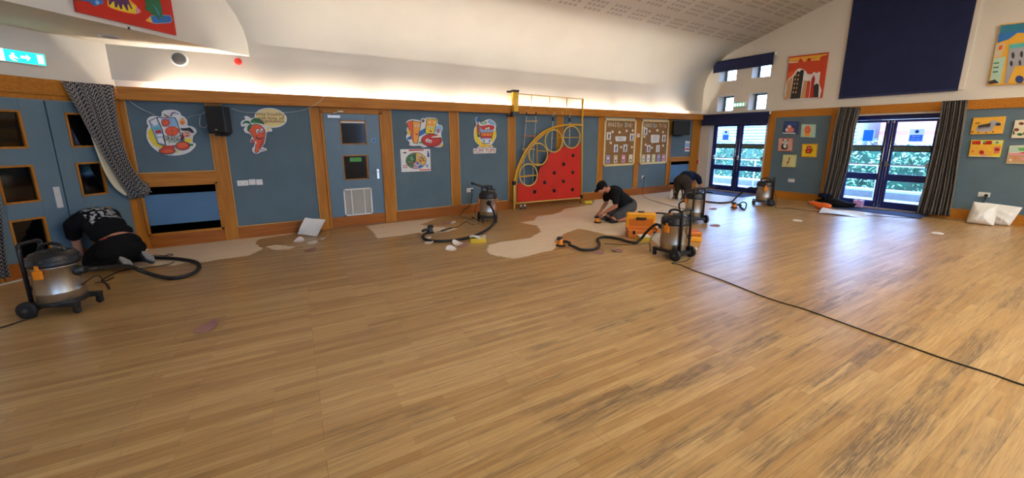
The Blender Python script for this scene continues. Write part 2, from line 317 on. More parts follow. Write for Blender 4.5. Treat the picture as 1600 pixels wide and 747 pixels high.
# ---------------------------------------------------------------- floor
def G2(p): q=G(p); return (q.x,q.y)
SAND=[
 [(205,393),(228,388),(400,369.5),(470,361),(455,366),(404,374),(399,381),(411,389),(400,394),(388,400),(345,405),(320,409),(290,411),(272,415),(240,416),(205,421)],
 [(416,385),(430,382),(463,386),(452,390),(428,391)],
 [(571,353),(620,347),(680,341.5),(670,347),(655,351),(668,353),(690,355),(716,357),(700,362),(672,365),(655,364),(620,369),(589,373),(583,362)],
 [(760,390),(764,383),(786,377.5),(827,372),(846,362),(839,353),(812,347.5),(835,344.5),(839,338),(865,335),(876,331),(882,326),(925,320),(930,312),(1000,302.5),(1040,298),(1098,291.5),(1112,299),(1175,306),(1150,318),(1105,330),(1080,345),(1040,356),(992,366),(951,368),(925,361),(903,357),(884,364),(866,376),(872,382),(863,392),(850,394),(827,400),(799,404),(767,398)]]
SEG=[((585,490),(710,450),.09,.5),((600,500),(850,430),.12,.5),((620,440),(760,405),.2,.45),((930,515),(1020,482),.04,1.6),((825,545),(875,532),.02,1.5),((790,610),(875,585),.03,.9),((500,695),(710,640),.09,.7),((815,645),(1020,600),.06,.7),
 ((880,665),(1060,600),.05,1.5),((1060,600),(1215,522),.06,1.6),((1230,735),(1000,745),.03,.2),((985,735),(1170,640),.05,1.0),((1170,640),(1300,585),.04,1.0),((1270,490),(1340,455),.04,1.0),((1270,600),(1440,510),.05,.9),((1180,720),(1320,630),.05,1.3),((1300,740),(1430,640),.07,1.5),((1350,740),(1470,600),.06,1.2),((1470,600),(1530,530),.05,.9),
 ((1230,560),(1330,510),.03,.8),((1500,580),(1545,515),.05,1.1),((1570,480),(1598,450),.05,1.2),((1520,715),(1560,670),.04,.9),((1000,570),(1300,470),.10,.45),((1100,520),(1290,450),.1,.5),((1330,560),(1500,450),.1,.5),((640,560),(900,480),.1,.4),((430,500),(700,440),.12,.3),((1300,460),(1500,400),.12,.5),((700,740),(1000,600),.12,.35),((880,480),(1000,440),.07,.5)]
def make_floor():
    vs=[];fs=[]
    def grid(x0,x1,y0,y1,st):
        o=len(vs) and sum(len(a) for a in vs); nx=int((x1-x0)/st)+1; ny=int((y1-y0)/st)+1
        X,Y=np.meshgrid(np.linspace(x0,x1,nx),np.linspace(y0,y1,ny)); vs.append(np.stack([X.ravel(),Y.ravel(),0*X.ravel()],1))
        i=np.arange(ny-1)[:,None]*nx+np.arange(nx-1)[None]; i=i.ravel()+o; fs.append(np.stack([i,i+1,i+1+nx,i+nx],1))
    grid(-3.2,L+.42,3.0,D+.2,.03); grid(-5.3,L+.42,-6.2,3.0,.05); grid(-5.3,-3.2,3.0,D+.2,.2)
    P=np.concatenate(vs); F=np.concatenate(fs)
    me=bpy.data.meshes.new('floor'); me.vertices.add(len(P)); me.vertices.foreach_set('co',P.ravel()); me.loops.add(len(F)*4); me.loops.foreach_set('vertex_index',F.ravel().astype(np.int32))
    me.polygons.add(len(F)); me.polygons.foreach_set('loop_start',np.arange(len(F),dtype=np.int32)*4); me.update(calc_edges=True); me.validate()
    sand=np.zeros(len(P)); 
    for pl in SAND:
        q=np.array([G2(p) for p in pl]); n=len(q); ins=np.zeros(len(P),bool); dist=np.full(len(P),9.)
        for i in range(n):
            a,b=q[i],q[(i+1)%n]; c=((a[1]>P[:,1])!=(b[1]>P[:,1])); xx=(b[0]-a[0])*(P[:,1]-a[1])/(b[1]-a[1]+1e-12)+a[0]; ins^=(c&(P[:,0]<xx))
            d=b-a; t=np.clip(((P[:,:2]-a)@d)/(d@d),0,1); dist=np.minimum(dist,np.hypot(*(P[:,:2]-a-t[:,None]*d).T))
        sd=np.where(ins,dist,-dist); sand=np.maximum(sand,np.clip(.5+sd/.16,0,1))
    wear=np.zeros(len(P)); bgd=np.clip((P[:,0]-.5)/3,0,.35)*np.clip((7-P[:,1])/5,0,1); wear+=bgd*.6
    for a,b,w,s in SEG:
        a,b=np.array(G2(a)),np.array(G2(b)); d=b-a; t=((P[:,:2]-a)@d)/(d@d); tc=np.clip(t,0,1); dd=np.hypot(*(P[:,:2]-a-tc[:,None]*d).T); along=np.minimum(1,np.exp(-np.maximum(0,np.abs(t-.5)-.45)*5))
        wear+=s*np.exp(-(dd/(w*1.1))**2)*along
    wear=np.clip(wear,0,1.8)
    for nm,ar in (('sanded',sand),('wear',wear)): at=me.attributes.new(nm,'FLOAT','POINT'); at.data.foreach_set('value',ar.astype(np.float32))
    me.materials.append(MATS['floor_boards']); o=bpy.data.objects.new('floor',me); COL.objects.link(o); o['kind']='structure'
make_floor()
# ---------------------------------------------------------------- shell
T=.42
def pierced(name,x0,x1,ys,zs,holes,m):   # wall in the y-z plane with openings (one continuous mesh)
    mb=MB(); Y=sorted(set(ys+[h[i] for h in holes for i in (0,1)])); Z=sorted(set(zs+[h[i] for h in holes for i in (2,3)]))
    for i in range(len(Y)-1):
        for k in range(len(Z)-1):
            cy_,cz=(Y[i]+Y[i+1])/2,(Z[k]+Z[k+1])/2
            if any(h[0]<cy_<h[1] and h[2]<cz<h[3] for h in holes): continue
            mb.box((x0,Y[i],Z[k]),(x1,Y[i+1],Z[k+1]),m)
    return mb
WIN=[(6.67,7.18,3.21,3.58),(5.76,6.24,3.20,3.58),(6.675,7.15,2.36,2.80),(5.78,6.25,2.35,2.80)]
D3=(5.70,7.30,-.01,2.05); D4=(2.40,3.93,-.01,2.08)
struct('wall_end',pierced('wall_end',L,L+T,[-6.2,7.9],[-.05,6.6],WIN+[D3,D4],'gable_paint'))
mb=MB(); mb.box((-1.75,D+.025,-.05),(L+T,D+.3,2.5),'white_paint'); wl=struct('wall_left',mb)
mb=MB(); a=C0+T45*.03+N45*.0; b_=C0-T45*5.2
mb.slab([V((a.x,a.y,-.05)),V((b_.x,b_.y,-.05)),V((b_.x,b_.y,2.9)),V((a.x,a.y,2.9))],N45,0,.2,'white_paint'); struct('wall_entrance',mb)
mb=MB(); mb.slab([V((-.045,7.69,2.857)),V((-5.4,2.335,2.857)),V((-5.4,7.95,2.857)),V((-.045,7.95,2.857))],V((0,0,1)),0,3.6,'white_paint'); struct('wall_bulkhead',mb)
mb=MB(); mb.box((-5.5,-6.2,-.05),(-5.3,7.9,6.6),'white_paint'); struct('wall_back',mb)
RW=[(-3.4,-1.6,.9,2.6),(4.4,6.2,.9,2.6)]
mb=MB(); X=sorted({-5.5,L+T}|{h[i] for h in RW for i in (0,1)}); Z=[-.05,.9,2.6,4.2]
for i in range(len(X)-1):
    for k in range(3):
        c=((X[i]+X[i+1])/2,(Z[k]+Z[k+1])/2)
        if any(h[0]<c[0]<h[1] and h[2]<c[1]<h[3] for h in RW): continue
        mb.box((X[i],-6.3,Z[k]),(X[i+1],-6.1,Z[k+1]),'white_paint')
struct('wall_right',mb)
PROF=[(7.64,2.40),(7.64,2.85),(7.635,3.05),(7.60,3.24),(7.53,3.42),(7.41,3.60),(7.24,3.77),(7.03,3.91),(6.80,4.02),(6.52,4.12),(5.9,4.31),(5.36,4.475),(4.6,4.72),(3.4,5.06),(2.2,5.32),(1,5.42)]
PROF+= [(2-y,z) for y,z in PROF[:-1][::-1] if y<7.3]
mb=MB(); nP=len(PROF); rows=[]
for x in (-5.4,L+.1): rows.append([V((x,y,z)) for y,z in PROF])
for x in (L+.1,-5.4): rows.append([V((x,1+(y-1)*1.02,z+.12)) for y,z in PROF])
rows.append(rows[0]); vs=[p for r in rows for p in r]
for i in range(4):
    for k in range(nP-1):
        m='ceiling_perforated' if PROF[k][1]>=4.1 and i==0 else 'white_paint'
        mb.add([rows[i][k],rows[i][k+1],rows[i+1][k+1],rows[i+1][k]],[(0,1,2,3)],m,False)
me=struct('ceiling',mb)
bm=__import__('bmesh').new(); bm.from_mesh(me.data); __import__('bmesh').ops.remove_doubles(bm,verts=bm.verts,dist=.0005)
for f in bm.faces: f.smooth=abs(f.normal.x)<.5
bm.to_mesh(me.data); bm.free()
# ---------------------------------------------------------------- long wall panelling
def px_(a,z0,z1,y0=0.,y1=.03): return (a[0],D-y1,z0),(a[1],D+.03-y0,z1)
panels=[(-1.62,-.74,1.125,2.14),(-.54,.66,.21,2.14),(2.03,3.18,.21,2.14),(3.39,4.56,.21,2.14),(4.76,5.91,.21,2.14),(6.12,7.27,.21,2.14),(7.49,8.64,.21,.90),(8.86,10.04,.21,.90),(10.21,11.15,1.045,2.14)]
for a in panels:
    mb=MB(); mb.box((a[0]-.01,D,a[2]-.01),(a[1]+.01,D+.03,a[3]),'blue_felt'); o=build('panel',mb,wl)
    mb=MB()
    if a[0]<7.4: # fine oak bead round each panel
        for q in ((a[0]-.012,a[0],a[2],a[3]),(a[1],a[1]+.012,a[2],a[3]),(a[0],a[1],a[2]-.012,a[2])): mb.box((q[0],D-.018,q[2]),(q[1],D+.03,q[3]),'bead')
        build('panel_bead',mb,o)
k=1
for a,z0,z1 in [((-1.70,-1.632),.0,2.14),((-.728,-.552),.0,2.14),((.672,.815),.0,2.14),((1.86,2.018),.0,2.14),((3.192,3.378),.21,2.14),((4.572,4.748),.21,2.14),((5.922,6.108),.21,2.14),((7.282,7.478),.21,2.14),((8.652,8.848),.21,2.14),((10.052,10.198),.21,2.14),((11.162,11.575),.0,2.14)]:
    mb=MB(); mb.box((a[0],D-.015,z0),(a[1],D+.03,z1),'oak_z'); struct('trim_%d'%k,mb,bevel=.003); k+=1
mb=MB(); mb.box((-1.632,D-.015,.945),(-.728,D+.03,1.113),'oak_x'); mb.box((10.2,D-.015,.925),(11.162,D+.03,1.033),'oak_x'); struct('trim_%d'%k,mb,bevel=.003); k+=1
mb=MB()
for a,b_ in ((-1.632,-.728),(-.552,.672),(2.018,11.162)): mb.box((a,D-.02,0),(b_,D+.03,.2),'oak_dark')
struct('baseboard_left',mb,bevel=.004)
# light trough (rail) with the lamps lying in it
mb=MB(); mb.box((-1.66,D-.125,2.13),(L,D-.10,2.305),'oak_x'); mb.box((-1.68,D-.10,2.13),(L,D+.03,2.152),'oak_x'); struct('trim_%d'%k,mb,bevel=.004); k+=1
x=10.9
for i in range(8):
    t_=thing('strip_light','fluorescent strip light lying in the oak trough above the blue panels','strip light',(x-.77,D-.05,2.152),0,'strip lights along the oak trough')
    mb=MB(); mb.box((x-1.46,D-.075,2.152),(x-.06,D-.03,2.185),'white_plastic'); build('batten',mb,t_)
    mb=MB(); mb.tube([(x-1.43,D-.052,2.205),(x-.09,D-.052,2.205)],.013,'tube_glow',10); build('tube',mb,t_); x-=1.54
# ---------------------------------------------------------------- gable wall trim
mb=MB(); mb.box((L-.03,-6,2.115),(L+.001,5.64,2.295),'oak_x'); m_=mb
for i,v in enumerate(mb.v): pass
struct('trim_%d'%k,mb,bevel=.004); k+=1
for y0,y1 in ((5.47,5.64),(4.10,4.25)):
    mb=MB(); mb.box((L-.025,y0,0),(L+.001,y1,2.115),'oak_z'); struct('trim_%d'%k,mb,bevel=.003); k+=1
mb=MB(); mb.box((L-.012,4.25,.2),(L+.001,5.47,2.115),'blue_felt'); struct('panel_1',mb)
mb=MB(); mb.box((L-.012,-5.9,.2),(L+.001,2.26,2.115),'blue_felt'); struct('panel_2',mb)
mb=MB(); mb.box((L-.03,4.10,0),(L+.001,5.64,.2),'oak_x'); mb.box((L-.03,-5.9,0),(L+.001,2.38,.2),'oak_x'); struct('baseboard_end',mb,bevel=.004)
# small deep windows
for i,(y0,y1,z0,z1) in enumerate(WIN):
    f=.035; mb=MB()
    for q in ((y0,y0+f,z0,z1),(y1-f,y1,z0,z1),(y0,y1,z0,z0+f),(y0,y1,z1-f,z1)): mb.box((L+.33,q[0],q[2]),(L+.39,q[1],q[3]),'dark_grey')
    w_=struct('window_%d'%(i+1),mb); g=MB(); g.box((L+.355,y0+f,z0+f),(L+.36,y1-f,z1-f),'glass_clear'); build('pane',g,w_)
    s_=MB(); s_.box((L-.012,y0-.01,z0-.012),(L+.33,y1+.01,z0+.004),'white_paint'); build('sill',s_,w_)
# ---------------------------------------------------------------- glazed double doors in the gable
def mid(a,b): return (a+b)/2
def glazed_doors(n,y0,y1,yc,op,signs):
    x=L+.20; fr=MB()
    ztop=op[3]
    for q in ((op[0],y0,0,ztop),(y1,op[1],0,ztop),(y0,y1,1.985,ztop)): fr.box((x-.02,q[0],q[2]),(x+.08,q[1],q[3]),'navy_frame')
    fr.box((x-.02,op[0],-.01),(x+.08,op[1],.02),'galv')
    d=struct('door_%d'%n,fr,bevel=.004)
    for side,(a,b_) in enumerate(((yc,y1),(y0,yc))):   # leaf nearer the long wall first
        a+=.004;b_-=.004; st=.075; m=MB(); gm=MB(); inn,out=(a+.09,b_-.045) if side==0 else (a+.045,b_-.09)
        m.box((x,a,.02),(x+.05,inn,1.98),'navy_frame'); m.box((x,out,.02),(x+.05,b_,1.98),'navy_frame')
        for z0,z1 in ((.02,.165),(.64,.79),(1.925,1.98)): m.box((x,inn,z0),(x+.05,out,z1),'navy_frame')
        m.box((x,inn,1.285),(x+.05,out,1.30),'navy_frame'); m.box((x,inn,1.40),(x+.05,out,1.425),'navy_frame')
        lf=build('leaf',m,d,.003)
        for z0,z1 in ((.165,.64),(.79,1.40),(1.425,1.925)): gm.box((x+.022,inn,z0),(x+.028,out,z1),'glass_clear')
        build('pane',gm,lf)
        s_=MB(); s_.box((x+.008,inn,1.30),(x+.016,out,1.40),'dark_grey'); s_.box((x+.004,inn+.02,1.312),(x+.009,out-.02,1.388),'art_g' if 0 else 'exit_band')
        text(s_,'PUSH BAR TO OPEN',(x+.0035,(inn+out)/2,1.35),(0,-1,0),(0,0,1),(out-inn)*.8,.04,'art_k',.001); build('sign_band',s_,lf)
        b=MB(); b.tube([(x-.055,a+.06,1.0),(x-.055,b_-.05,1.0)],.014,'chrome',10)
        for yy in (a+.045,b_-.045): b.box((x-.075,yy-.022,.955),(x,yy+.022,1.075),'chrome')
        build('push_bar',b,lf,.003)
        yr=inn-.045 if side==0 else out+.045
        b=MB(); b.tube([(x-.018,yr,.06),(x-.018,yr,1.95)],.009,'chrome',8)
        for zz in (.07,1.93): b.box((x-.03,yr-.015,zz-.03),(x,yr+.015,zz+.03),'chrome')
        build('vertical_rod',b,lf)
        if signs[side]:
            ya,yb,za,zb,kind=signs[side]; s_=MB(); X_=x+.018; yc_=(ya+yb)/2; hh=zb-za
            def q_(y0_,y1_,z0_,z1_,m_): s_.add([(X_,y0_,z0_),(X_,y0_,z1_),(X_,y1_,z1_),(X_,y1_,z0_)],[(0,1,2,3)],m_)
            e0=.015; zt=za+hh*.55 if kind else zb-e0
            q_(ya,yb,za,za+e0,'notice_white'); q_(ya,ya+e0,za+e0,zt,'notice_white'); q_(yb-e0,yb,za+e0,zt,'notice_white'); q_(ya+e0,yb-e0,za+e0,zt,'notice_blue'); q_(ya,yb,zt,zb,'notice_white')
            if kind:
                s_.slab([V((X_,yc_+p[0],zb-hh*.2+p[1])) for p in ellp(0,0,.032,.032)],NE,.0005,.001,'notice_blue')
                text(s_,'FIRE EXIT',(X_-.001,yc_,za+hh*.42),(0,-1,0),(0,0,1),.13,.03,'art_w'); text(s_,'KEEP CLEAR',(X_-.001,yc_,za+hh*.22),(0,-1,0),(0,0,1),.15,.03,'art_w')
            build('notice',s_,lf)
    return d
mat('exit_band','#5e7568',.5,var=.05)
glazed_doors(3,5.745,7.255,6.515,D3,[(6.83,7.03,1.52,1.82,1),None])
glazed_doors(4,2.455,3.90,3.20,D4,[(3.47,3.68,1.50,1.78,0),(2.66,2.89,1.50,1.77,1)])
mb=MB(); mb.box((L-.75,5.75,.001),(L-.02,7.3,.010),'navy_mat'); single('door_mat',mb,'dark blue entrance mat before the doors beneath the small windows','mat')
mb=MB(); mb.box((L-.62,2.3,.001),(L-.02,3.75,.010),'navy_mat'); single('door_mat',mb,'dark blue entrance mat before the doors framed by grey curtains','mat')
# ---------------------------------------------------------------- canted entrance wall with blue double doors
def S(s,z,off=0.): p=C0-T45*s-N45*off; return V((p.x,p.y,z))
def sbox(mb,s0,s1,z0,z1,o0,o1,m): return mb.slab([S(s0,z0),S(s1,z0),S(s1,z1),S(s0,z1)],N4,o0,o1,m)
mb=MB(); sbox(mb,0,4,2.125,2.31,.0,.06,'oak_x'); struct('trim_%d'%k,mb,bevel=.004); k+=1
mb=MB(); sbox(mb,.0,.08,0,2.125,0,.035,'oak_z'); sbox(mb,1.42,1.52,0,2.125,0,.035,'oak_z'); sbox(mb,.08,1.42,2.07,2.125,0,.035,'oak_x'); d2=struct('door_2',mb,bevel=.003)
mb=MB(); sbox(mb,1.52,4.5,0,.2,0,.02,'oak_dark'); struct('baseboard_entrance',mb)
for side,(s0,s1,g0,g1) in enumerate(((.085,.744,.31,.59),(.756,1.415,.975,1.28))):
    m=MB(); zs=[(.215,.693),(.875,1.31),(1.50,1.93)]
    sbox(m,s0,g0,.2,2.06,.003,.04,'door_blue'); sbox(m,g1,s1,.2,2.06,.003,.04,'door_blue')
    zz=[.2]+[q for a in zs for q in a]+[2.06]
    for i in range(0,8,2): sbox(m,g0,g1,zz[i],zz[i+1],.003,.04,'door_blue')
    lf=build('leaf',m,d2,.002)
    m=MB(); sbox(m,s0,s1,.01,.2,.003,.041,'oak_dark'); build('kick_plate',m,lf)
    for z0,z1 in zs:
        m=MB(); sbox(m,g0,g1,z0,z1,.012,.018,'pane_dark'); build('pane',m,lf)
        m=MB(); w_=.022
        for a,b_,c,d in ((g0,g0+w_,z0,z1),(g1-w_,g1,z0,z1),(g0,g1,z0,z0+w_),(g0,g1,z1-w_,z1)): sbox(m,a,b_,c,d,.018,.047,'oak_z')
        build('glazing_bead',m,lf)
    if side: m=MB(); sbox(m,.79,.85,.77,1.03,.04,.046,'galv'); tag(build('push_plate',m,lf,.003),'silver push plate')
# thin metal threshold strip
mb=MB(); sbox(mb,.0,4.2,.0,.012,.045,.075,'galv'); struct('trim_%d'%k,mb); k+=1
# ---------------------------------------------------------------- single door in the long wall
mb=MB()
for a,b_,z0,z1 in ((.817,.858,0,2.07),(1.80,1.858,0,2.07),(.817,1.858,2.035,2.13)): mb.box((a,D-.03,z0),(b_,D+.03,z1),'oak_z')
d1=struct('door_1',mb,bevel=.003)
g=[(1.12,1.555,1.50,1.92),(1.12,1.54,.865,1.31)]
m=MB(); m.box((.862,D-.012,.2),(1.12,D+.02,2.03),'door_blue'); m.box((1.555,D-.012,.2),(1.797,D+.02,2.03),'door_blue')
for z0,z1 in ((.2,.865),(1.31,1.50),(1.92,2.03)): m.box((1.12,D-.012,z0),(1.555,D+.02,z1),'door_blue')
lf=build('leaf',m,d1,.0015)
m=MB(); m.box((.862,D-.0125,.01),(1.797,D+.02,.2),'oak_dark'); build('kick_plate',m,lf)
for a,b_,z0,z1 in g:
    m=MB(); m.box((a,D+.002,z0),(b_,D+.008,z1),'pane_black'); build('pane',m,lf)
    m=MB(); w_=.018
    for q in ((a,a+w_,z0,z1),(b_-w_,b_,z0,z1),(a,b_,z0,z0+w_),(a,b_,z1-w_,z1)): m.box((q[0],D-.02,q[2]),(q[1],D+.004,q[3]),'oak_z')
    build('glazing_bead',m,lf)
m=MB(); m.box((1.135,D-.006,1.872),(1.54,D+.004,1.902),'paper_white'); build('paper_strip',m,lf)
m=MB(); m.box((1.24,D-.004,1.19),(1.44,D+.004,1.265),'green_sticker'); text(m,'RECEPTION',(1.34,D-.0045,1.227),(1,0,0),(0,0,1),.12,.02,'art_g'); build('green_sticker',m,lf)
m=MB(); x0,x1,z0,z1=1.08,1.575,.205,.705
for q in ((x0,x1,z0,z0+.025),(x0,x1,z1-.025,z1),(x0,x0+.025,z0,z1),(x1-.025,x1,z0,z1),(x0+.13,x0+.145,z0,z1),(x1-.145,x1-.13,z0,z1)): m.box((q[0],D-.024,q[2]),(q[1],D-.012,q[3]),'paper_white')
i=z0+.03
while i<z1-.03: m.add([(x0+.02,D-.021,i),(x1-.02,D-.021,i),(x1-.02,D-.013,i+.012),(x0+.02,D-.013,i+.012)],[(0,1,2,3)],'vent_grey'); i+=.012
build('louvre_vent',m,lf)
m=MB(); m.box((1.695,D-.02,.86),(1.735,D-.012,1.04),'chrome'); m.cyl((1.715,D-.012,.99),(1.715,D-.06,.99),.010,'chrome',seg=10); m.tube([(1.715,D-.06,.99),(1.70,D-.062,.99),(1.62,D-.058,.985)],.009,'chrome',8); build('lever_handle',m,lf)
m=MB(); m.box((.93,D-.06,1.955),(1.13,D-.012,2.0),'galv'); m.tube([(1.0,D-.05,2.0),(1.0,D-.16,2.02),(1.14,D-.07,2.065)],.008,'galv',6); m.box((1.10,D-.09,2.05),(1.18,D-.03,2.075),'cream_plastic'); build('door_closer',m,lf,.002)
m=MB(); m.slab([V((1.68+p[0],D-.012,1.565+p[1])) for p in ellp(0,0,.038,.038)],NW,0,.002,'art_bl'); m.slab([V((1.68+p[0],D-.0142,1.565+p[1])) for p in ellp(0,0,.028,.028)],NW,0,.001,'art_b'); build('round_door_sticker',m,lf)
# ---------------------------------------------------------------- radiator covers (hanging blue board with dark gaps)
def radcover(x0,x1,z0,z1,b0,b1,lab):
    t_=thing('radiator_cover',lab,'radiator cover',((x0+x1)/2,D,z0)); w_=.035; m=MB()
    for q in ((x0,x0+w_,z0,z1),(x1-w_,x1,z0,z1),(x0,x1,z0,z0+w_),(x0,x1,z1-w_,z1)): m.box((q[0],D-.035,q[2]),(q[1],D+.01,q[3]),'oak_x')
    build('frame',m,t_,.003); m=MB(); m.box((x0+w_,D+.0,z0+w_),(x1-w_,D+.022,z1-w_),'void_shade'); build('shade_sheet',m,t_)  # black sheet paints the shade seen through the gaps
    m=MB(); m.box((x0+w_,D-.022,b0),(x1-w_,D+.0,b1),'blue_board'); build('board',m,t_,.003)
radcover(-1.64,-.725,.19,.95,.345,.80,'blue boarded radiator cover in an oak frame under the orange juice sign')
radcover(10.2,11.16,.15,.93,.27,.80,'blue boarded radiator cover in an oak frame under the speaker by the gable doors')
# ---------------------------------------------------------------- outside
mb=MB(); mb.box((L+.3,-12,-.25),(40,20,-.02),'concrete'); struct('ground_outside',mb)
mb=MB(); mb.box((13.9,-4,-.02),(14.05,12.5,.16),'kerb'); struct('kerb_outside',mb)
rt=thing('railing','white metal handrail with posts standing outside the glazed doors','railing',(13.6,4.5,-.02))
for z in (.24,.88):
    m=MB(); m.tube([(13.6,-3,z),(13.6,12.3,z)],.03,'galv',8); build('rail',m,rt)
for y in np.arange(-2.4,12,1.55): m=MB(); m.tube([(13.6,y,-.02),(13.6,y,.88)],.024,'galv',8); build('post',m,rt)
random.seed(3); hg=MB(); hg.box((15.35,-5,-.02),(16.6,14,1.22),'leaf_c')
for i in range(7000):
    y=random.uniform(-3,13.5); z=random.uniform(.0,1.5)+.08*math.sin(y*3); xx=15.3+random.uniform(-.14,.16)+.1*math.sin(y*2.1+z*3)
    if z>1.22: xx+=random.uniform(0,.6)
    c=V((xx,y,z)); a=V((random.uniform(-1,1),random.uniform(-1,1),random.uniform(-1,1))).normalized(); b_=a.orthogonal().normalized(); s_=random.uniform(.04,.075)
    hg.add([c-a*s_,c+b_*s_*.5,c+a*s_,c-b_*s_*.5],[(0,1,2,3)],random.choice(['leaf_a','leaf_a','leaf_b','leaf_b','leaf_c']))
tag(build('hedge',hg),'clipped leafy green hedge growing behind the outdoor railing','hedge')
bt=thing('brick_building','red brick building beyond the hedge outside the glazed doors','building',(24,1,-.02)); m=MB(); m.box((23,-8,-.02),(30,6.6,4.6),'brick'); build('wall',m,bt)
m=MB(); m.box((22.94,1.2,1.45),(23.05,2.9,2.1),'art_w'); m.box((22.92,1.26,1.5),(22.95,2.84,2.05),'art_b'); build('window',m,bt)
m=MB(); m.add([(22.6,-8.3,4.5),(22.6,6.9,4.5),(26.5,6.9,6.2),(26.5,-8.3,6.2)],[(0,1,2,3)],'kerb'); m.add([(30.4,-8.3,4.5),(30.4,6.9,4.5),(26.5,6.9,6.2),(26.5,-8.3,6.2)],[(3,2,1,0)],'kerb'); build('roof',m,bt)
bt=thing('timber_building','pale building with grey horizontal boarding seen over the hedge','building',(24,12,-.02)); m=MB(); m.box((22.5,7.2,-.02),(28,22,2.6),'siding')
for i in range(16): z=.1+i*.16; m.add([(22.5,7.2,z+.15),(22.5,22,z+.15),(22.4,22,z),(22.4,7.2,z)],[(0,1,2,3)],'siding'); m.box((22.4,7.2,z-.012),(22.5,22,z),'dark_grey')
build('boarded_wall',m,bt)
# ---------------------------------------------------------------- cut-out food signs on the long wall
def lay(mb,pts,m,o0,o1=None,P=W,N=NW): # layer of artwork given by its outline on the wall
    return mb.slab([P(p) for p in pts],N,o0,(o0+.0012) if o1 is None else o1,m)
def sign(name,label,region,s,outl,layers,cat='sign',extra=None):
    x0,y0=region; t_=thing(name,label,cat,tuple(W(zp(x0,y0,s,[outl[0]])[0])-V((0,0,0))))
    mb=MB(); lay(mb,zp(x0,y0,s,outl),'art_w',.004,.018); bd_=build('board',mb,t_)
    if extra: 
        for e in extra: lay(mb_:=MB(),zp(x0,y0,s,e),'art_w',.003,.0175); build('board',mb_,t_)
    art=MB(); o=.018
    for pts,m in layers: lay(art,zp(x0,y0,s,pts),A(m),o); o+=.0009
    return t_,art,o
e=ellp
OUT=sm2([(250,185),(300,165),(400,165),(455,190),(475,225),(510,245),(545,290),(550,345),(600,355),(645,390),(650,430),(615,465),(605,530),(625,550),(645,560),(630,600),(560,660),(450,692),(340,692),(240,672),(150,610),(95,540),(70,470),(75,390),(92,350),(75,320),(80,270),(120,240),(180,235),(240,240)],3)
sun=[(295+ (62 if i%2 else 42)*math.cos(2*PI*i/22),312+(56 if i%2 else 38)*math.sin(2*PI*i/22)) for i in range(22)]
t_,art,o=sign('juice_sign','round white cut-out sign of an orange juice carton with orange halves',(220,150),7.47,OUT,[
 ([(108,385),(128,378),(165,470),(205,560),(290,588),(235,612),(150,575),(98,500),(84,430)],'y'),
 ([(95,290),(190,246),(405,250),(432,300),(495,545),(425,582),(295,592),(200,560),(145,420)],'k'),
 ([(103,292),(188,255),(250,400),(288,578),(205,550),(152,420)],'bl'),([(112,300),(180,262),(205,330),(160,350)],'w'),([(150,372),(225,358),(238,385),(160,398)],'tq'),([(170,405),(235,392),(250,432),(182,440)],'r'),([(190,450),(250,440),(262,470),(200,475)],'w'),([(200,490),(270,480),(282,560),(215,540)],'w'),
 ([(200,256),(398,258),(424,305),(485,540),(420,572),(303,582),(262,400)],'w'),([(240,258),(398,260),(424,305),(440,360),(250,360)],'bl'),(sun,'od'),(e(295,314,34,28),'o'),
 (e(370,410,82,56),'od'),(e(370,410,68,44),'o'),(e(370,408,10,8),'od'),([(300,410),(368,405),(368,410),(300,416)],'od'),([(372,408),(440,402),(440,408),(372,413)],'od'),([(366,370),(374,370),(374,450),(366,450)],'od'),
 (e(312,640,98,42),'k'),(e(312,640,90,34),'od'),(e(330,600,80,24),'od'),(e(322,642,60,20),'o'),(e(495,582,84,52),'k'),(e(495,582,76,45),'od'),(e(490,572,60,32),'o'),(e(425,650,14,16),'y'),
 ([(495,255),(520,285),(524,320),(500,340),(470,330),(462,300)],'oy'),(e(492,312,18,16),'o'),
 ([(478,430),(515,425),(515,500),(485,520)],'rr'),(e(545,440,46,42),'sk'),([(520,500),(590,490),(600,525),(580,545),(520,535)],'y'),([(462,378),(530,375),(580,368),(610,395),(632,430),(600,432),(560,408),(490,405)],'k'),(e(560,435,8,8),'k'),(e(535,432,7,8),'k'),([(525,460),(570,455),(560,470),(530,472)],'rr'),
 ([(270,205),(320,235),(350,245),(320,248),(285,228)],'k'),([(350,235),(372,195),(400,188),(402,198),(380,205),(362,242)],'p'),([(400,187),(440,205),(450,218),(440,222),(398,200)],'lil'),(e(600,570,20,14),'g')])
for tx,c,w_,h_,m in (('ORANGE',(382,492),.235,.085,'k'),('JUICE',(392,538),.14,.045,'g')): text(art,tx,W(zp(220,150,7.47,[c])[0],o+.001),(1,0,-.0),(0,0,1),w_,h_,A(m))
build('artwork',art,t_)
BUB=[(465+222*math.cos(a)*1-0*math.sin(a),213+135*math.sin(a)+18*math.cos(a)) for a in [2*PI*i/36 for i in range(36)]]
OUT=sm2([(110,190),(150,190),(195,218),(245,210),(330,215),(385,290),(410,340),(475,355),(480,400),(415,405),(400,480),(385,560),(355,612),(405,635),(405,662),(330,680),(300,700),(250,700),(215,670),(215,625),(240,600),(228,560),(190,545),(190,510),(208,470),(170,430),(120,415),(95,370),(120,325),(75,335),(55,300),(70,255),(118,232),(105,205)],3)
s_=8.789
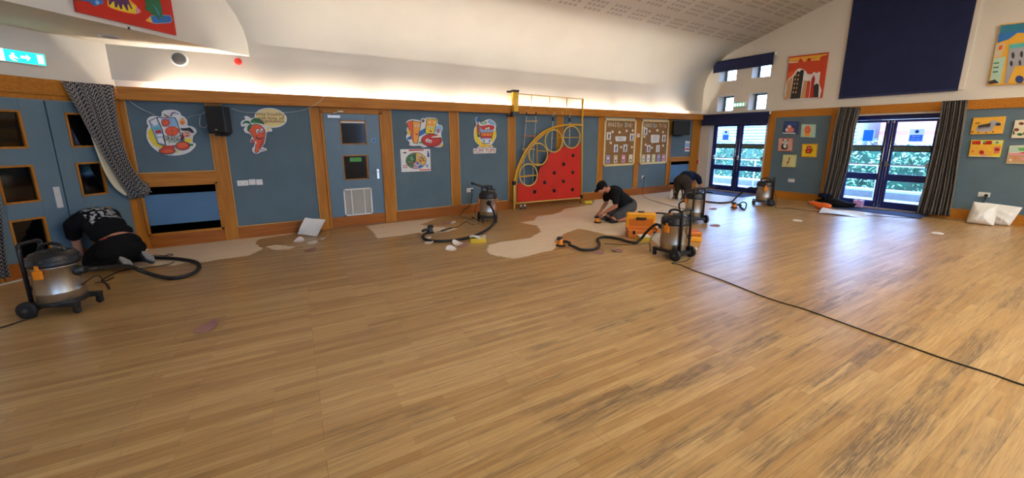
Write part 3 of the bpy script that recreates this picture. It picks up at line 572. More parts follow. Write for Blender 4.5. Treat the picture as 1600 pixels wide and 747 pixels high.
t_,art,o=sign('carrot_sign','cut-out carrot character sign with a yellow speech bubble about vegetables',(370,160),s_,OUT,[
 ([(465+206*math.cos(a),213+120*math.sin(a)+17*math.cos(a)) for a in [2*PI*i/36 for i in range(36)]],'yb'),
 (sm2([(118,196),(148,198),(185,228),(190,262),(150,230)]),'w'),
 ([(385,330),(430,320),(455,385),(420,400),(395,420),(370,400)],'w'),([(432,325),(450,385),(412,380)],'y'),
 (sm2([(155,345),(195,315),(265,298),(335,318),(388,380),(394,450),(374,555),(335,630),(285,690),(245,678),(258,590),(236,500),(178,415),(145,385)]),'k'),
 (sm2([(162,350),(200,322),(265,305),(330,325),(380,385),(386,450),(367,550),(328,625),(283,682),(252,670),(266,590),(244,498),(186,410),(155,380)]),'o'),
 (sm2([(330,540),(372,470),(360,555),(322,620),(285,675),(300,610)]),'od'),
 (sm2([(192,255),(250,214),(330,238),(382,300),(300,288),(212,286)]),'g'),(sm2([(72,302),(105,258),(165,256),(192,298),(125,285)]),'g'),(sm2([(150,330),(195,296),(205,325),(170,385),(148,385)]),'g'),([(200,290),(230,262),(320,282),(240,278)],'gl'),
 (e(286,396,24,34),'k'),(e(286,396,20,30),'w'),(e(342,386,22,32),'k'),(e(342,386,18,28),'w'),(e(292,402,9,14),'k'),(e(346,392,8,13),'k'),(e(365,425,26,16),'od'),
 (sm2([(262,455),(300,490),(350,480),(370,460),(345,500),(300,512),(268,485)]),'k'),(sm2([(275,470),(305,496),(345,488),(310,505)]),'r'),
 (sm2([(192,515),(225,510),(250,560),(240,575),(215,555)]),'od'),(e(262,550,10,22),'w'),(e(358,650,44,20),'w'),([(300,640),(390,640),(390,655),(300,660)],'gy')],extra=[BUB])
for i,(tx,w_) in enumerate((('stay healthy',.40),('eat lots of',.36),('vegetables',.36))): text(art,tx,W(zp(370,160,s_,[((466,474,480)[i],(167,214,262)[i])])[0],o+.001),(1,0,0),(0,0,1),w_,.055 if i!=1 else .05,A('br'))
build('artwork',art,t_)
OUT=sm2([(135,150),(190,118),(280,128),(302,150),(300,122),(322,104),(345,112),(370,98),(480,110),(486,170),(530,185),(542,220),(528,258),(525,290),(545,380),(540,412),(500,430),(400,420),(330,430),(285,408),(250,412),(190,412),(165,395),(178,375),(140,340),(138,300),(150,270),(138,230),(155,190)],3)
s_=7.112
t_,art,o=sign('vegetable_sign','cut-out sign of two yellow wedge characters and a red bean character',(615,170),s_,OUT,[
 (sm2([(145,330),(200,290),(260,265),(350,215),(350,262),(300,300),(230,325),(160,345)]),'b'),(sm2([(455,255),(462,195),(515,185),(535,215),(520,255),(490,275)]),'bl'),(sm2([(480,230),(500,225),(500,262),(488,265)]),'od'),
 ([(138,152),(208,128),(226,385),(214,382)],'k'),([(144,156),(204,134),(215,378)],'o'),([(206,130),(302,148),(264,388),(214,382)],'k'),([(210,136),(296,153),(258,382),(218,378)],'oy'),
 (e(244,192,14,10),'w'),(e(276,190,12,10),'w'),(e(246,194,5,6),'k'),(e(277,192,5,6),'k'),(sm2([(235,270),(258,280),(268,250),(262,288),(245,290)]),'rr'),
 ([(362,108),(482,114),(442,282),(342,275)],'k'),([(367,114),(475,120),(437,276),(348,270)],'y'),([(375,120),(465,125),(440,200),(360,190)],'oy'),(e(396,150,10,12),'cr'),(e(446,155,10,12),'cr'),(e(395,205,10,15),'w'),(e(420,210,10,15),'w'),(e(397,208,4,7),'k'),(e(421,213,4,7),'k'),(sm2([(390,240),(420,250),(408,262)]),'rr'),(e(322,135,14,18),'br'),
 (e(416,350,116,74),'k'),(e(416,350,110,68),'rr'),(e(405,335,90,48),'r'),([(412,312),(500,292),(520,318),(420,322)],'cr'),([(400,325),(520,325),(520,331),(400,331)],'dk'),
 (e(368,352,19,20),'w'),(e(398,362,18,18),'w'),(e(372,356,8,9),'k'),(e(398,366,8,9),'k'),(e(198,395,26,11),'w'),(e(265,400,24,11),'w'),(e(330,412,22,10),'w'),(e(520,405,18,14),'amber'),(e(290,375,18,10),'gl'),([(140,255),(165,235),(182,262),(160,290)],'y')])
build('artwork',art,t_)
OUT=sm2([(905,112),(930,90),(952,112),(952,150),(1000,135),(1060,115),(1110,140),(1135,180),(1130,230),(1138,300),(1112,360),(1085,400),(1105,425),(1040,432),(930,432),(950,410),(908,370),(888,300),(893,220),(915,180)],3)
t_,art,o=sign('yoghurt_sign','cut-out yoghurt pot character sign with a spoon above red YUM lettering',(615,170),s_,OUT,[
 (sm2([(905,215),(925,200),(935,300),(970,370),(1040,400),(1030,425),(950,425),(955,405),(915,370),(895,300)]),'y'),(sm2([(1085,260),(1128,245),(1130,305),(1095,370),(1075,340)]),'y'),
 (sm2([(1040,150),(1060,122),(1105,148),(1128,185),(1090,180)]),'bl'),([(912,180),(950,170),(955,270),(925,300)],'coral'),
 ([(945,190),(1110,190),(1090,320),(1060,390),(985,390),(955,310)],'k'),([(952,198),(1104,198),(1085,318),(1056,383),(990,383),(962,310)],'bl'),([(960,340),(1080,335),(1056,383),(990,383)],'w'),(sm2([(960,200),(1010,185),(1060,180),(1112,195),(1105,225),(1050,240),(980,230)]),'r'),
 ([(955,265),(1095,260),(1085,325),(968,325)],'r'),([(965,275),(1085,270),(1078,300),(975,302)],'amber'),
 (e(992,155,38,18),'g'),(e(992,155,30,12),'mint'),(e(1024,228,15,22),'k'),(e(1050,222,15,22),'k'),(e(1024,228,12,19),'w'),(e(1050,222,12,19),'w'),(e(1028,232,5,9),'k'),(e(1052,226,5,9),'k'),
 (e(930,122,19,29),'k'),(e(930,122,15,25),'b'),([(926,150),(934,150),(936,300),(930,300)],'k'),(e(940,300,18,16),'g'),(e(990,412,30,12),'amber'),(e(1060,412,26,11),'amber'),([(985,345),(1000,345),(1005,370),(995,375)],'b'),([(1045,345),(1062,343),(1058,368),(1048,368)],'b')])
for i,c in enumerate(((985,290),(1020,288),(1055,286))): lay(art,zp(615,170,s_,e(c[0],c[1],12,10)),A('o'),o)
mb_=MB(); lay(mb_,zp(615,170,s_,[(882,440),(1135,435),(1131,492),(885,499)]),'art_w',.003,.0175); build('board',mb_,t_)
text(art,'YUM! YUM!',W(zp(615,170,s_,[(1009,466)])[0],.0195),(1,0,0),(0,0,1),.52,.085,A('rr')); build('artwork',art,t_)
# food plate poster
t_=thing('food_poster','white poster with a round food plate chart below the vegetable sign','poster',tuple(W(zp(615,170,s_,[(250,690)])[0])))
mb=MB(); R_=lambda pts:zp(615,170,s_,pts); lay(mb,R_([(73,450),(405,447),(413,690),(88,703)]),'art_w',.001,.004); build('sheet',mb,t_)
art=MB(); o=.004
def pie(a0,a1,rx,ry,cx=248,c_y=577): return [(cx,c_y)]+[(cx+rx*math.cos(a0+(a1-a0)*i/14),c_y+ry*math.sin(a0+(a1-a0)*i/14)) for i in range(15)]
for pts,m in [(e(248,577,116,92),'k'),(e(248,577,110,87),'gr'),(pie(1.9,4.75,108,85),'g'),(pie(-1.5,.75,108,85),'amber'),(pie(.75,1.3,108,85),'b'),(pie(1.3,1.9,108,85),'pk'),([(165,455),(330,452),(332,464),(168,470)],'r'),([(285,675),(405,668),(405,680),(286,686)],'o'),([(372,490),(392,488),(396,535),(372,537)],'nv'),(e(381,478,8,10),'nv'),(e(370,628,14,16),'bl'),([(105,482),(140,480),(140,494),(106,497)],'dk'),([(360,640),(384,638),(384,646),(360,648)],'nv')]: lay(art,R_(pts),A(m),o); o+=.0007
random.seed(5)
for i in range(34):
    a=random.uniform(2.0,4.6); r=random.uniform(.25,.85); lay(art,R_(e(248+108*r*math.cos(a),577+85*r*math.sin(a),9,7,8)),A(random.choice(['gl','mint','w','gl','r','p'])),o)
    a=random.uniform(-1.4,.6); r=random.uniform(.3,.85); lay(art,R_(e(248+108*r*math.cos(a),577+85*r*math.sin(a),8,7,8)),A(random.choice(['w','cr','br','oy','sand'])),o+.0007)
    if i<12: a=random.uniform(.8,1.8); r=random.uniform(.3,.85); lay(art,R_(e(248+108*r*math.cos(a),577+85*r*math.sin(a),8,7,8)),A(random.choice(['w','lil','pk'])),o+.0014)
for q in range(6): lay(art,R_(e(110+q%3*17,632+q//3*20,7,7,8)),A(random.choice(['r','gl','br','o'])),o)
text(art,'THE EATWELL PLATE',W(R_([(248,462)])[0],.0055),(1,0,0),(0,0,1),.28,.016,A('w')); build('artwork',art,t_)
# ---------------------------------------------------------------- speakers, sockets, switches
def speaker(p0,p1,lab,yaw,z0=None):
    a,b_=W(p0,.12),W(p1,.12); cx=(a.x+b_.x)/2; w_=abs(b_.x-a.x)*.88; z1,z0=a.z,b_.z; zc=(z0+z1)/2; h=(z1-z0)
    t_=thing('speaker',lab,'loudspeaker',(cx,D-.01,z0)); c=V((cx,D-.2,zc)); ax=V((math.cos(yaw),math.sin(yaw),0)); ay=V((-ax.y,ax.x,0)); m=MB()
    hw=w_/2; pts=[c+ax*hw-ay*.12,c+ax*hw*.62+ay*.12,c-ax*hw*.62+ay*.12,c-ax*hw-ay*.12]
    m.slab([p+V((0,0,-h/2)) for p in pts],(0,0,1),0,h,'black_plastic'); build('cabinet',m,t_,.012)
    m=MB(); m.obox(c-ay*.124,(ax,ay,V((0,0,1))),(hw*.9,.008,h*.46),'black_rubber'); build('grille',m,t_,.006)
    m=MB(); m.obox(c+V((0,0,-h/2-.02)),(ax,ay,V((0,0,1))),(.05,.10,.015),'black_plastic'); m.box((cx-.03,D-.14,z0-.04),(cx+.03,D-.01,z0+.12),'black_plastic'); m.box((cx-.06,D-.012,z0+.0),(cx+.06,D-.0,z0+.16),'black_plastic'); build('bracket',m,t_)
    m=MB(); m.obox(c-ay*.134+V((.0,0,-h*.36)),(ax,ay,V((0,0,1))),(.018,.001,.006),'chrome'); build('badge',m,t_)
speaker((323,166),(367,209),'black wall speaker on the post beside the orange juice sign',-.45)
speaker((1048,189),(1068,211),'black wall speaker beside the brown pinboards near the gable corner',-.25)
def plate(name,lab,cat,x,z,n,dark=None,P='W',y=None,grp=None,plug=False):
    t_=thing(name,lab,cat,(x,D,z) if P=='W' else (L-.012,y,z)); w_=.086 if n==1 else .15
    m=MB(); 
    if P=='W': m.box((x-w_/2,D-.012,z-.043),(x+w_/2,D,z+.043),'white_plastic')
    else: m.box((L-.024,y-w_/2,z-.043),(L-.012,y+w_/2,z+.043),'white_plastic')
    build('face_plate',m,t_,.003)
    for i in range(int(n)):
        m=MB()
        q=(i-(n-1)/2)*.066
        if P=='W': m.box((x+q-.008,D-.016,z+.012),(x+q+.008,D-.011,z+.032),'white_plastic'); [m.box((x+q+a-.003,D-.0125,z-.02+b_),(x+q+a+.003,D-.0115,z-.012+b_),'dark_grey') for a,b_ in ((-.011,0),(.011,0),(0,.018))]
        else: m.box((L-.028,y+q-.008,z+.012),(L-.023,y+q+.008,z+.032),'white_plastic'); [m.box((L-.0245,y+q+a-.003,z-.02+b_),(L-.0235,y+q+a+.003,z-.012+b_),'dark_grey') for a,b_ in ((-.011,0),(.011,0),(0,.018))]
        build('outlet',m,t_)
    return t_
px=W((379.5,286)); plate('wall_socket','double white socket with a dark key slot below the carrot sign','socket',px.x,px.z,2.4 if 0 else 2)
for u,lab in ((394.2,'first white light switch beside the double socket under the carrot sign'),(405.3,'white light switch farther from the double socket under the carrot sign')):
    p=W((u,284.5)); t_=thing('light_switch',lab,'switch',tuple(p)); m=MB(); m.box((p.x-.045,D-.012,p.z-.045),(p.x+.045,D,p.z+.045),'white_plastic'); build('face_plate',m,t_,.003); m=MB(); m.box((p.x-.012,D-.016,p.z-.02),(p.x+.012,D-.011,p.z+.02),'white_plastic'); build('rocker',m,t_,.002)
p=W((734,297)); plate('wall_socket','white double socket with a black plug under the yoghurt sign','socket',p.x,p.z,2); PL1=p
p=W((1004,277)); plate('wall_socket','white socket with a black plug under the farther pinboard','socket',p.x,p.z,1); PL2=p
p=E((1237,282)); plate('wall_socket','plain white socket below the five animal canvases','socket',0,p.z,2,P='E',y=p.y)
p=E((1538,304)); plate('wall_socket','white double socket with a plug above the white sacks','socket',0,p.z,2,P='E',y=p.y); PL3=p
def plug(pos,n,cable,lab):
    t_=thing('power_plug',lab,'plug',tuple(pos)); n=V(n); m=MB(); r=n.cross(V((0,0,1))); m.obox(V(pos)+n*.03,(r,V((0,0,1)),n),(.022,.024,.016),'black_plastic'); build('plug',m,t_,.006)
    m=MB(); m.tube(catmull(cable,8),.006,'black_rubber',6); build('cable',m,t_)
def g(u,v,z=.006): q=G((u,v)); return V((q.x,q.y,z))
c=V((PL1.x+.033,D-.012,PL1.z-.005)); plug(c,NW,[c+V((0,-.03,-.02)),c+V((-.01,-.05,-.1)),W((735,320),.06),W((725,328),.09),g(719,339),g(728,341),g(735,343),g(742,341),g(737,339.5),g(744,343),g(750,346)],'black mains plug and cable hanging from the socket under the yoghurt sign')
c=V((PL2.x-.0,D-.012,PL2.z-.01)); plug(c,NW,[c+V((0,-.03,-.02)),c+V((0,-.05,-.1)),W((1004,300),.08),g(1008,309),g(1030,317),g(1060,325),g(1072,327)],'black mains plug with a cable running across the pale sanded floor')
c=V((L-.024,PL3.y-.033,PL3.z-.01)); plug(c,NE,[c+V((-.03,0,-.02)),c+V((-.04,0,-.08)),c+V((-.05,.06,-.18)),c+V((-.06,.1,-.32)),V((L-.08,c.y+.12,.01)),V((L-.3,c.y+.5,.01)),g(1440,338)],'black mains plug with cable above the white sacks')
# notices
def flat(name,lab,cat,quad,layers,P=W,N=NW,th=.003,off=0.,grp=None,base_='art_w'):
    m=MB(); m.slab([P(q) for q in quad],N,off,off+th,base_)
    o=off+th
    for pts,c in layers: m.slab([P(q) for q in pts],N,o,o+.0008,c if c in MATS else A(c)); o+=.0006
    return single(name,m,lab,cat,grp)
z7=lambda pts:zp(930,170,7.47,pts)
flat('notice','white and blue notice with a red band beside the farther wall speaker','notice',z7([(1053,376),(1105,378),(1098,500),(1046,497)]),[(z7([(1056,398),(1101,400),(1098,450),(1053,448)]),'bl'),(z7([(1053,460),(1098,463),(1096,480),(1050,478)]),'r')])
flat('notice','small white paper notice on the oak post between the pinboards','notice',z7([(484,288),(515,289),(512,332),(481,331)]),[(z7([(488,296),(511,297),(510,310),(487,309)]),'pk')],off=.017)
t_=thing('fire_call_point','small red fire alarm call point on the oak corner post','call point',tuple(z7 and W((1089,253)))); p=W((1089,253)); m=MB(); m.box((p.x-.05,D-.06,p.z-.05),(p.x+.05,D-.015,p.z+.05),'red'); build('housing',m,t_,.006); m=MB(); m.box((p.x-.028,D-.063,p.z-.028),(p.x+.028,D-.059,p.z+.028),'art_w'); build('glass',m,t_)
# ---------------------------------------------------------------- pinboards
def pinboard(tl,tr,br,bl,word,lab):
    t_=thing('pinboard',lab,'pinboard',tuple(W(bl))); x0,x1=W(tl).x,W(tr).x; z0,z1=.86,2.10; w_=.055; m=MB(); m.box((x0+w_,D-.018,z0+w_),(x1-w_,D+.0,z1-w_),'hessian'); build('hessian_panel',m,t_)
    m=MB()
    for q in ((x0,x0+w_,z0,z1),(x1-w_,x1,z0,z1),(x0,x1,z0,z0+w_),(x0,x1,z1-w_,z1)): m.box((q[0],D-.035,q[2]),(q[1],D+.0,q[3]),'cream_wood')
    build('frame',m,t_,.004); tones=['art_gr','art_mint','art_lil','art_cr','art_sand','art_pk']
    lx=x0+.12; ww=(x1-x0-.24)
    n_=len(word)
    for i,ch in enumerate(word):
        if ch==' ': continue
        m=MB(); hh=.13 if ch.isupper() or ch in 'ltdh' else .10; text(m,ch,(x0+.12+ww*(i+.5)/n_,D-.0185,z1-.155-(.02 if ch=='y' else 0)),(1,0,0),(0,0,1),.066 if ch not in 'li' else .018,hh,random.choice(tones),.002); single('paper_letter',m,'pale cut-out paper letter in the heading of the '+('nearer' if 'Body' in word else 'farther')+' brown pinboard','letter','paper letters on the '+('nearer' if 'Body' in word else 'farther')+' pinboard')
    return t_
random.seed(11)
pinboard((944,185),(993.5,187),(990,258),(943,260),'Healthy Body','brown hessian pinboard headed Healthy Body nearer the climbing frame')
pinboard((1002,187),(1045,189),(1041,256),(998.5,257),'Healthy Mind','brown hessian pinboard headed Healthy Mind nearer the gable wall')
def pin(nm,lab,cat,c,w_,h,layers,grp,base_='art_w',shape=None):
    p=W(z7([c])[0]); m=MB(); ow=.0185; random.seed(int(c[0]*7+c[1]))
    if shape=='blob': pts=[(p.x+w_/2*math.cos(a)*(1+.12*math.cos(5*a)),p.z+h/2*math.sin(a)*(1+.12*math.sin(4*a))) for a in [2*PI*i/18 for i in range(18)]]
    elif shape=='scroll': pts=[(p.x-w_/2,p.z+h*.45),(p.x-w_*.4,p.z+h*.5),(p.x+w_*.4,p.z+h*.5),(p.x+w_/2,p.z+h*.4),(p.x+w_*.46,p.z-h*.45),(p.x-w_*.38,p.z-h*.5),(p.x-w_*.46,p.z-h*.3)]
    else: pts=[(p.x-w_/2,p.z-h/2),(p.x+w_/2,p.z-h/2),(p.x+w_/2,p.z+h/2),(p.x-w_/2,p.z+h/2)]
    m.slab([V((a,D,b_)) for a,b_ in pts],NW,ow,ow+.002,base_); o=ow+.002
    for (fx,fz,fw,fh,c_) in layers: m.slab([V((p.x+fx*w_+a*w_*fw,D,p.z+fz*h+b_*h*fh)) for a,b_ in ellp(0,0,.5,.5,10)],NW,o,o+.0007,A(c_)); o+=.0005
    single(nm,m,lab,cat,grp)
fig=lambda c,h='br':[(0,.30,.22,.14,h),(0,.02,.34,.46,c),(-.14,-.3,.14,.4,c),(.14,-.3,.14,.4,c),(.28,.12,.34,.08,c)]
nb,fb='nearer pinboard','farther pinboard'
for c in ((197,268),(278,275),(361,258),(432,255),(175,398),(297,448),(423,448)): pin('paper_cloud','small cream paper cloud pinned on the nearer brown pinboard','paper cloud',c,.085,.07,[],'paper clouds on the nearer pinboard','art_cr','blob')
for c in ((567,222),(628,262),(720,252),(786,272),(568,326),(583,420),(656,455),(785,430)): pin('paper_cloud','small cream paper cloud pinned on the farther brown pinboard','paper cloud',c,.085 if c[0]!=720 else .12,.07,[],'paper clouds on the farther pinboard','art_cr','blob')
pin('scroll_label','cream scroll-shaped text label in the middle of the nearer pinboard','label',(292,351),.42,.13,[(-.1,.2,.6,.1,'gy'),(0,0,.7,.08,'gy'),(0,-.2,.5,.08,'gy')],None,'art_w','scroll')
pin('scroll_label','white text card in the middle of the farther pinboard','label',(693,351),.38,.23,[(0,.3,.6,.06,'coral'),(0,.12,.7,.05,'gy'),(0,-.05,.7,.05,'gy'),(0,-.22,.6,.05,'gy')],None,'art_w','scroll')
for c,cl,lb in (((153,318),'dk','photo of a dark reddish figure at the cloud end of the nearer pinboard'),((420,332),'nv','photo of a dark blue figure beside the frame of the nearer pinboard'),((236,462),'nv','photo of a standing figure low on the nearer pinboard beside two clouds'),((345,460),'k','photo of a jumping dark figure low on the nearer pinboard')): pin('pinned_photo',lb,'photo',c,.15,.20,fig(cl),None)
for c,cl,lb in (((580,265),'dk','photo of a dark figure under the heading of the farther pinboard'),((795,345),'k','photo of a bending dark figure by the frame of the farther pinboard'),((617,465),'nv','photo of a seated figure in dark blue low on the farther pinboard'),((725,465),'gy','photo of two pale figures low on the farther pinboard')): pin('pinned_photo',lb,'photo',c,.15,.20,fig(cl),None)
for c,bs,lb in (((143,587),'art_lil','lilac'),((232,587),'art_sand','sand coloured'),((324,582),'art_pk','pink'),((407,578),'art_cr','cream')): pin('worksheet',lb+' worksheet in the bottom row of the nearer pinboard','worksheet',c,.14,.21,[(0,.1,.5,.3,'w'),(0,-.2,.4,.25,'b' if lb!='cream' else 'k')],None,bs)
for c,bs,lb in (((557,578),'art_sand','sand coloured'),((613,577),'art_w','white'),((675,575),'art_gr','pale green'),((733,573),'art_lil','lilac'),((790,575),'art_pk','pink')): pin('worksheet',lb+' worksheet in the bottom row of the farther pinboard','worksheet',c,.135,.21,[(0,.1,.4,.2,'w'),(0,-.1,.35,.2,'b' if lb!='pink' else 'p')],None,bs)
# ---------------------------------------------------------------- soffit and bulkhead fittings
t_=thing('red_painting','large red painting of coloured pencil creatures hung on the white bulkhead','painting',tuple(BH((190,40),.0)))
m=MB(); q=[V((B0.x,B0.y,0))-T45*a+V((0,0,z)) for a,z in ((1.137,2.905),(2.125,2.905),(2.125,3.62),(1.137,3.62))]; m.slab(q,N4,.012,.04,'red_panel'); build('canvas',m,t_)
z1=lambda pts:zp(100,0,8,pts); art=MB(); o=.040
for pts,c in [([(1045,200),(1210,190),(1300,195),(1325,255),(1300,290),(1110,300),(1070,290)],'bl'),([(1050,205),(1205,196),(1295,201),(1318,255),(1296,283),(1112,293),(1078,284)],'b'),([(1045,205),(1068,290),(985,262)],'amber'),
 (sm2([(975,0),(1000,-60),(1080,-80),(1150,-20),(1190,100),(1200,190),(1210,240),(1170,210),(1150,260),(1135,210),(1070,190),(1050,160),(985,120),(990,60)],3),'g'),(sm2([(1080,60),(1130,110),(1165,180),(1150,200),(1110,130)]),'teal'),
 (sm2([(505,30),(540,-30),(700,-60),(830,40),(880,90),(865,182),(550,105)],3),'oy'),([(515,30),(560,-20),(830,60),(872,95),(860,175),(548,98)],'y'),([(865,85),(945,155),(860,180)],'pk'),([(915,135),(945,155),(912,165)],'o'),
 ([(520,20),(545,-50),(640,-80),(740,-60),(780,30),(820,115),(800,115),(770,60),(755,58),(768,140),(745,130),(705,60),(690,62),(690,120),(665,115),(640,50),(625,100),(600,95),(590,20),(560,35),(545,65),(525,60)],'p'),
 (sm2([(165,-10),(300,-30),(440,0),(440,55),(400,60),(350,80),(300,45),(260,20),(180,12)],3),'b'),(sm2([(350,20),(390,15),(400,50),(370,60)]),'bl'),([(60,-5),(170,-15),(175,15),(110,18)],'br')]:
    art.slab([BH(p) for p in z1(pts)],N4,o,o+.001,A(c)); o+=.0006
build('artwork',art,t_)
m=MB(); p=BH((201,42),.02); m.box((p.x-.008,p.y-.008,p.z-.03),(p.x+.008,p.y+.008,p.z+.0),'dark_grey'); build('hanging_clip',m,t_)
p=G((171,56.5),2.857); t_=thing('downlight','round recessed downlight ring in the lobby soffit','downlight',(p.x,p.y,2.845)); m=MB(); m.lathe([(.115,.0),(.11,-.012),(.085,-.014),(.082,0)],(p.x,p.y,2.857),'white_plastic'); build('rim',m,t_); m=MB(); m.cyl((p.x,p.y,2.856),(p.x,p.y,2.847),.08,'grey_plastic'); build('lens',m,t_)
p=W((280,92)); t_=thing('round_speaker','round black speaker with a white rim high above the orange juice sign','loudspeaker',tuple(p)); m=MB(); m.lathe([(.0,.0),(.10,.0),(.105,.03),(.088,.05),(.078,.045)],(p.x,D+.02,p.z),'white_plastic',(0,-1,0)); build('rim',m,t_); m=MB(); m.lathe([(.08,.045),(.07,.058),(.04,.065),(.0,.066)],(p.x,D+.02,p.z),'dark_grey',(0,-1,0)); build('grille',m,t_)
p=W((372,96)); t_=thing('alarm_sounder','small round red fire alarm sounder high on the white upper surface','alarm',tuple(p)); m=MB(); m.lathe([(.0,.0),(.05,.0),(.05,.035),(.042,.055),(.0,.06)],(p.x,D+.02,p.z),'red',(0,-1,0)); build('body',m,t_); m=MB(); m.lathe([(.056,.0),(.056,.012),(.0,.012)],(p.x,D+.02,p.z),'white_plastic',(0,-1,0)); build('base',m,t_)
t_=thing('exit_sign','glowing green exit sign above the blue double entrance doors','exit sign',tuple(S(.85,2.46))); m=MB(); sbox(m,.655,1.09,2.455,2.60,0,.05,'white_plastic'); build('housing',m,t_,.004)
m=MB(); sbox(m,.665,1.0,2.465,2.59,.05,.054,'exit_green'); sbox(m,1.0,1.08,2.465,2.59,.05,.054,'exit_white')
sbox(m,.68,.73,2.48,2.575,.054,.056,'exit_white')
for s0 in (.93,): m.slab([S(s0+a*.8,2.545+b_) for a,b_ in ellp(0,0,.016,.016,12)],N4,.054,.056,'exit_white'); m.slab([S(s0+a,z) for a,z in ((.03,2.53),(-.02,2.525),(-.04,2.50),(-.02,2.505),(0,2.515),(0,2.49),(-.03,2.475),(.01,2.48),(.03,2.50))],N4,.054,.056,'exit_white')
m.slab([S(.83+a,2.527+z) for a,z in ((-.04,.0),(-.01,.035),(-.01,.012),(.04,.012),(.04,-.012),(-.01,-.012),(-.01,-.035))],N4,.054,.056,'exit_white'); build('lit_panel',m,t_)
p=E((1154,163.5)); t_=thing('exit_sign','small green exit sign between the lower small windows','exit sign',tuple(p)); m=MB(); y0,y1=6.29,6.64; z0,z1_=2.45,2.58; m.box((L-.07,y0,z0),(L,y1,z1_),'white_plastic'); build('housing',m,t_,.004)
m=MB(); m.box((L-.073,y0+.01,z0+.01),(L-.07,y1-.01,z1_-.01),'exit_soft')
for yy,w_ in ((y0+.04,.025),(y0+.11,.05),(y0+.2,.03),(y0+.27,.05)): m.box((L-.0745,yy,z0+.03),(L-.073,yy+w_,z1_-.03),'exit_white')
build('lit_panel',m,t_)
# ---------------------------------------------------------------- blinds and canvases on the gable
def blind(name,lab,y0,y1,z0,z1,zr,r=.035):
    t_=thing(name,lab,'blind',(L-.06,(y0+y1)/2,z0)); m=MB(); m.tube([(L-.06,y0,z1-r),(L-.06,y1,z1-r)],r,'navy_cloth',14); build('roller',m,t_)
    m=MB(); m.box((L-.064-r*.6,y0+.01,z0+.02),(L-.06-r*.6,y1-.01,z1-r),'navy_cloth'); build('cloth',m,t_)
    m=MB(); m.tube([(L-.06-r*.6,y0+.01,z0+.012),(L-.06-r*.6,y1-.01,z0+.012)],.012,'navy',8); build('bottom_bar',m,t_)
    for yy in (y0-.012,y1+.002):
        m=MB(); m.box((L-.10,yy,z1-.075),(L,yy+.01,z1+.005),'white_plastic'); build('bracket',m,t_)
    return t_
blind('roller_blind','dark blue roller blind rolled down a little over the four small windows',5.67,7.34,3.475,3.79,0)
t_=blind('roller_blind','deep dark blue blind housing over the double doors beneath the small windows',5.62,7.56,1.965,2.29,0,.05)
m=MB(); m.tube([(L-.05,7.37,3.75),(L-.045,7.40,2.9),(L-.05,7.36,2.35)],.004,'cream_plastic',5); single('blind_chain',m,'thin pull chain hanging from the blind over the small windows','chain')
t_=thing('blackout_sheet','huge dark blue blackout blind covering the tall gable window','blind',(L-.04,3.2,2.5)); m=MB(); m.slab([V((L,4.155,2.52)),V((L,2.258,2.49)),V((L,2.25,5.15)),V((L,4.16,4.76))],NE,.03,.045,'navy_cloth'); build('cloth',m,t_)
m=MB(); m.box((L-.05,2.258,2.485),(L-.02,4.155,2.525),'navy'); build('bottom_bar',m,t_)
m=MB(); m.box((L-.028,2.18,2.5),(L,2.255,5.1),'gable_paint'); struct('trim_%d'%k,m); k+=1
def canvas(lab,region,s,quad,layers,th=.035,P=E,N=NE,ground='art_w',name='canvas_picture',cat='picture'):
    Q=lambda pts:zp(region[0],region[1],s,pts); t_=thing(name,lab,cat,tuple(P(Q([quad[3]])[0]))); m=MB(); m.slab([P(p) for p in Q(quad)],N,.002,th,ground); build('canvas',m,t_,.003); a=MB(); o=th
    for pts,c in layers: a.slab([P(p) for p in Q(pts)],N,o,o+.0012,A(c)); o+=.0008
    if layers: build('artwork',a,t_)
    return t_
RG=(1200,180)
canvas('dark blue animal canvas, topmost of the five small canvases',RG,6.22,[(163,60),(305,62),(290,188),(148,180)],[([(160,140),(280,142),(285,165),(158,162)],'nv'),(e(215,120,24,24),'coral'),(e(215,112,12,12),'w'),(sm2([(180,160),(215,125),(260,160)]),'coral'),(e(188,142,12,14),'w'),(e(250,140,12,14),'coral'),([(150,168),(275,172),(274,182),(149,178)],'w'),([(165,85),(290,85),(290,90),(165,90)],'b')],ground='art_nv')
canvas('small pale green canvas with an orange lion',RG,6.22,[(333,88),(472,90),(462,218),(320,212)],[([(345,100),(460,102),(450,208),(332,203)],'mint'),([(365,155),(410,155),(412,205),(362,205)],'oy'),(e(392,140,30,36),'o'),(e(390,138,17,20),'coral'),(e(384,132,3,3),'k'),(e(398,132,3,3),'k')],ground='art_mint')
pl=[([(110,232+i*14),(240,234+i*14),(239,240+i*14),(109,238+i*14)],'cr') for i in range(8)]
canvas('small coral striped canvas with a black and white panda',RG,6.22,[(115,222),(248,226),(238,350),(98,348)],pl+[(e(168,305,32,30),'k'),(e(172,300,17,20),'w'),(e(177,258,24,20),'w'),(e(156,242,8,8),'k'),(e(200,244,8,8),'k'),(e(168,258,5,6),'k'),(e(186,258,5,6),'k'),(e(150,322,12,8),'k'),(e(186,324,12,8),'k')],ground='art_coral')
canvas('small amber canvas with a dark red monkey',RG,6.22,[(340,280),(488,278),(474,410),(328,406)],[([(352,292),(474,290),(463,398),(340,395)],'y'),(e(400,345,30,26),'rr'),(e(405,315,20,17),'rr'),(e(405,318,10,9),'pk'),(e(398,350,11,10),'coral'),(e(385,308,5,6),'rr'),(e(428,308,5,6),'rr'),([(430,320),(440,318),(444,350),(434,356)],'rr'),([(375,358),(428,360),(426,372),(373,370)],'rr')],ground='art_amber')
